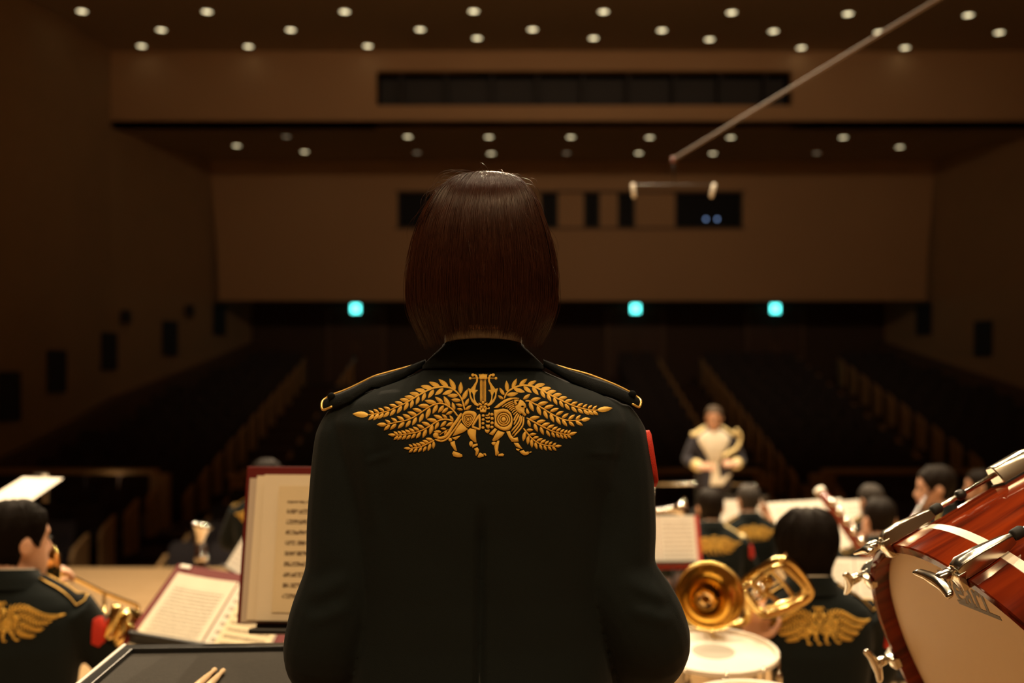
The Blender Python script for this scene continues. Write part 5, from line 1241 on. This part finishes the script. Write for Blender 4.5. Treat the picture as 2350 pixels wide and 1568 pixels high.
# the two players in front of the podium
loc, s = body_at(1630, 1120, 6.3, 0)
person('person', 'front player with narrow dark head and gold epaulettes, nearer of the two below the conductor', loc, 0, s, {'R': ((.27, .08, .80), (.12, .32, .82), (0, 0, -1), (-.3, .9, 0)), 'L': ((-.27, .08, .80), (-.12, .32, .82), (0, 0, -1), (.3, .9, 0))}, 'short', M['hair_black'], WOM, .010, straps='gold', seed=12, seat_label='black chair of the left front player', voxel=.011)
loc, s = body_at(1718, 1110, 7.0, 0)
person('person', 'front player with grey-fringed dark hair, right of the two below the conductor', loc, math.radians(4), s * 1.0, {'R': ((.29, .10, .84), (.24, .24, 1.05), (-.4, -.3, .2), (-.3, .5, .6)), 'L': ((-.27, .08, .80), (-.12, .32, .82), (0, 0, -1), (.3, .9, 0))}, 'short', M['hair_grey'], MEN, .008, seed=14, seat_label='black chair of the grey-haired front player', voxel=.011)
fl_ = inst('flute', 'silver flute held sideways by the grey-haired front player')
obj('tube', MB().tube([f(1725, 1186, 7.28), f(1792, 1200, 7.22)], .0105, 12), M['silver'], fl_, True)
for q in range(6): obj('key', MB().ball(f(1742 + 8 * q, 1187 + 1.7 * q, 7.24), (.012, .009, .008), 10, 6), M['silver'], fl_, True)
# silver trumpet half hidden beside the standing musician
tr_ = inst('trumpet', 'shiny silver trumpet glimpsed just right of the standing musician')
bd = Vector((.9, -.35, .1)).normalized(); Rb = bd.to_track_quat('Z', 'Y').to_matrix().to_4x4(); Rb.translation = f(1572, 1168, 5.6)
obj('bell', MB().lathe([(.006, -.30), (.009, -.16), (.016, -.08), (.032, -.03), (.058, 0), (.060, .0), (.031, -.034), (.012, -.09)], 36, Rb, cap=False), M['silver'], tr_, True)
obj('tubing', MB().tube(spline([Rb @ Vector(p) for p in ((0, 0, -.29), (.02, -.03, -.36), (.02, -.08, -.36), (0, -.1, -.3), (0, -.1, -.12), (.0, -.08, -.07), (0, -.05, -.1), (0, -.04, -.25))], 60), .0065, 10), M['silver'], tr_, True)
for q in range(3): obj('valve', MB().lathe([(.005, .06), (.011, .05), (.011, -.07), (.008, -.075)], 16, Matrix.Translation(Rb @ Vector((0, -.06, -.16 - .03 * q)))), M['silver'], tr_, True)
obj('peg', MB().tube([f(1545, 1185, 5.6), Vector((f(1545, 1185, 5.6).x, 5.6, .02))], .009, 8), M['black'], tr_, True); obj('peg_foot', MB().lathe([(.11, 0), (.11, .012), (.02, .03)], 20, Matrix.Translation((f(1545, 1185, 5.6).x, 5.6, 0))), M['black'], tr_, True)
# players on the right
loc, s = body_at(2000, 1110, 7.0, 0)
person('person', 'player with greying hair behind the sheets on the right, topmost of two stacked heads', loc, math.radians(12), s, {'R': ((.27, .08, .80), (.12, .32, .82), (0, 0, -1), (-.3, .9, 0)), 'L': ((-.27, .08, .80), (-.12, .32, .82), (0, 0, -1), (.3, .9, 0))}, 'short', M['hair_grey'], MEN, .009, seed=15, emblem=False, patch=False, seat_label='black chair of the greying player on the right', voxel=.012)
loc, s = body_at(2019, 1140, 5.6, 0)
person('person', 'bassoon player with dark cropped hair, lower of two stacked heads left of the bass drum', loc, math.radians(0), s * 1.0, {'R': ((.27, .08, .80), (.12, .32, .74), (0, 0, -1), (-.3, .9, 0)), 'L': ((-.27, .10, .82), (-.2, .34, .86), (0, 0, -1), (.0, .9, .2))}, 'short', M['hair_black'], MEN, .010, seed=16, seat_label='black chair of the bassoon player', voxel=.010)
bs = inst('bassoon', 'reddish wooden bassoon with silver keys slanting up left of the bass drum')
a, b = f(1882, 1128, 5.75), f(2010, 1300, 5.35)
obj('body', MB().tube([a, mix(a, b, .1), mix(a, b, .5), mix(a, b, 1), mix(a, b, 1.7)], [.026, .028, .032, .036, .038], 18), M['bassoon'], bs, True)
obj('bell_ring', MB().tube([a + (a - b).normalized() * .012, a - (a - b).normalized() * .02], .031, 18), M['ivory'], bs, True)
for q in range(7):
    p = mix(a, b, .18 + .13 * q) + Vector((.002, -.042, .018)); dd = (b - a).normalized()
    obj('key', MB().tube([p - dd * .028, p - dd * .01, p + dd * .014, p + dd * .03], [.008, .02, .02, .008], 10), M['silver'], bs, True)
for px, py, Y, lab, sd_ in ((2155, 1068, 6.2, 'clarinet player in profile with black hair, left of the two at far right', 21), (2252, 1078, 7.7, 'player in profile just above the bass drum shell, right of the two at far right', 22)):
    loc, s = body_at(px, py, Y, 0)
    s *= 1.0
    person('person', lab, loc, math.radians(52), s, {'R': ((.24, .14, .76), (.05, .36, .84), (-.3, -.6, 0), (-.3, .8, .3)), 'L': ((-.24, .14, .76), (-.04, .34, .94), (.3, -.6, 0), (.3, .8, .3))}, 'short', M['hair_black'], MEN, .013, head=(math.radians(14), math.radians(-6), 0), seed=sd_, emblem=False, patch=False, seat_label='black chair of the ' + ('left' if px < 2200 else 'right') + ' profile player', voxel=.010)
cl = inst('clarinet', 'black clarinet with silver keys played by the left profile player')
a, b = f(2132, 1128, 5.98), f(2098, 1190, 5.80)
obj('body', MB().tube([a, mix(a, b, .3), mix(a, b, 1), mix(a, b, 2.2), mix(a, b, 2.6)], [.008, .014, .015, .017, .03], 16), M['ebony'], cl, True)
for q in range(6): obj('key', MB().ball(mix(a, b, .35 + .2 * q) + Vector((-.004, -.014, .004)), (.012, .009, .008), 10, 6), M['silver'], cl, True)
# conductor
loc = Vector((pix(1637, 0, 9.55).x, 9.55, 0)); s = (pix(0, 931, 9.55).z - .16) / 1.683
pod = tag(empty('conductor_podium', (loc.x, loc.y, 0)), 'low dark podium under the conductor', 'podium')
bevel(obj('platform', MB().box((0, .05, .08), (1.1, 1.0, .16)), M['door'], pod), .01); obj('carpet', MB().box((0, .05, .164), (1.0, .9, .008)), M['hallfloor'], pod)
for sx in (-1, 1): obj('guard_post', MB().tube([(sx * .52, .52, .1), (sx * .52, .52, .95)], .014, 10), M['chrome'], pod, True)
obj('guard_rail', MB().tube([(-.52, .52, .95), (.52, .52, .95)], .014, 10), M['chrome'], pod, True)
loc.z = .17
CB, CT, cbv, cup = person('person', 'conductor facing the band, navy coat with gold epaulettes and white shirt front', loc, math.radians(180), s,
    {'R': ((.27, .02, .78), (.17, .26, .735), (-.6, .1, -.2), (-.75, .55, .12)), 'L': ((-.27, .02, .78), (-.16, .26, .76), (.6, .1, -.2), (.72, .5, .25))},
    'short', M['hair_grey2'] if 'hair_grey2' in M else M['hair_brown'], MEN, .010, coat='conductor', voxel=.008, head=(math.radians(-16), math.radians(-8), 0), emblem=False, patch=False, straps='gold', standing=True, seed=31, handcurl=.45, board=.022)
cj = [c for c in CB.children if c.name.startswith('jacket')][0]
zc_ = lambda p: (p[0] - 730, p[1])                   # traced in an enlarged view, then laid on the chest
kz = 9.55 / FPX / 6.533
top_z = (1.683) * s; 
def cray(px, py): return (Vector((-(px - 745) * kz, .8, top_z - (py - 195) * kz)), Vector((0, -1, 0)))
def cpoly(nm, pts, m, h=.012, par=None):
    mb = MB(); n = len(pts); P = []
    for i in range(n):                               # denser outline and inner rings so that it follows the chest
        a, b = pts[i], pts[(i + 1) % n]
        for q in range(3): P.append((a[0] + (b[0] - a[0]) * q / 3, a[1] + (b[1] - a[1]) * q / 3))
    cxm, cym = sum(p[0] for p in P) / len(P), sum(p[1] for p in P) / len(P)
    rg_ = [[(cxm + (p[0] - cxm) * k, cym + (p[1] - cym) * k, hh) for p in P] for k, hh in ((1, .0), (1, h * .8), (.93, h), (.6, h), (.25, h))]
    vs = [v for r in rg_ for v in r] + [(cxm, cym, h)]; N_ = len(P); fs = [(j * N_ + i, j * N_ + (i + 1) % N_, (j + 1) * N_ + (i + 1) % N_, (j + 1) * N_ + i) for j in range(4) for i in range(N_)] + [(4 * N_ + i, 4 * N_ + (i + 1) % N_, 5 * N_) for i in range(N_)]
    lay(mb, [(vs, fs)], cbv, cray)
    return obj(nm, mb, m, par or CB, True)
cpoly('shirt_front', [(600, 600), (690, 575), (800, 575), (880, 600), (960, 690), (930, 790), (860, 900), (820, 1010), (770, 1080), (690, 1080), (640, 1000), (580, 880), (520, 780), (490, 690)], M['white_vest'])
cpoly('waistcoat', [(690, 1060), (775, 1060), (805, 1250), (835, 1390), (660, 1390), (680, 1250)], M['white_vest'])
for a in ([(470, 1215), (540, 1200), (680, 1330), (660, 1400)], [(990, 1225), (930, 1225), (800, 1330), (830, 1400)]): cpoly('waistcoat_point', a, M['white_vest'])
for sd_, sx in (('R', 1), ('L', -1)):
    e, wr = ((.27, .02, .78), (.17, .26, .735)) if sx > 0 else ((-.27, .02, .78), (-.16, .26, .76))
    e, wr = [Vector((q[0], q[1], q[2] + cup)) * s for q in (e, wr)]
    d = (wr - e).normalized()
    obj('gold_cuff', MB().tube([wr - d * .115, wr - d * .10, wr - d * .03, wr - d * .025], [.046, .052, .050, .042], 18), M['gold_braid'], cj, True)
    obj('shirt_cuff', MB().tube([wr - d * .03, wr + d * .004], [.036, .034], 16), M['shirt'], CB, True)
gp = [(1.0, .0, .0)]
P = [Vector((x, .03, z)) * 1 for x, z in ()]
ag = []
for px, py in ((1060, 560), (1120, 640), (1120, 730), (1085, 810), (1040, 860), (960, 900), (860, 960)):
    o_, d_ = cray(px, py); h_ = cbv.ray_cast(o_, d_); ag.append((h_[0] if h_[0] else Vector((o_.x, .05, o_.z))) + Vector((0, .018, 0)))
obj('aiguillette', MB().tube(spline(ag, 40), .017, 10), M['gold_braid'], cj, True)['label'] = 'thick gold cord looped from the shoulder'
bt = tag(obj('baton', MB().tube([(0, 0, 0), (.002, .01, .04), (.0, .1, .34)], [.008, .006, .0018], 10), M['ivory'], None, True), 'thin white baton in the conductor\u2019s hand'.replace('\u2019', "'"), 'baton')
wr = Vector((.17, .26, .735 + cup)) * s; bt.location = Matrix.Rotation(math.pi, 3, 'Z') @ (wr + Vector((-.06, .05, .0))) + loc; bt.rotation_euler = (0, 0, math.pi)
# conductor's desk
Mx = stand_frame(Vector((loc.x - .02, 8.75, .92)), math.radians(180), math.radians(55))
music_stand(Mx, .60, .36, 0, 'conductor\u2019s low desk in front of the podium'.replace('\u2019', "'"))
sheet(Mx, 0, 0, .5, .32, M['music_w'], 'open score on the conductor\u2019s desk'.replace('\u2019', "'"), .004)
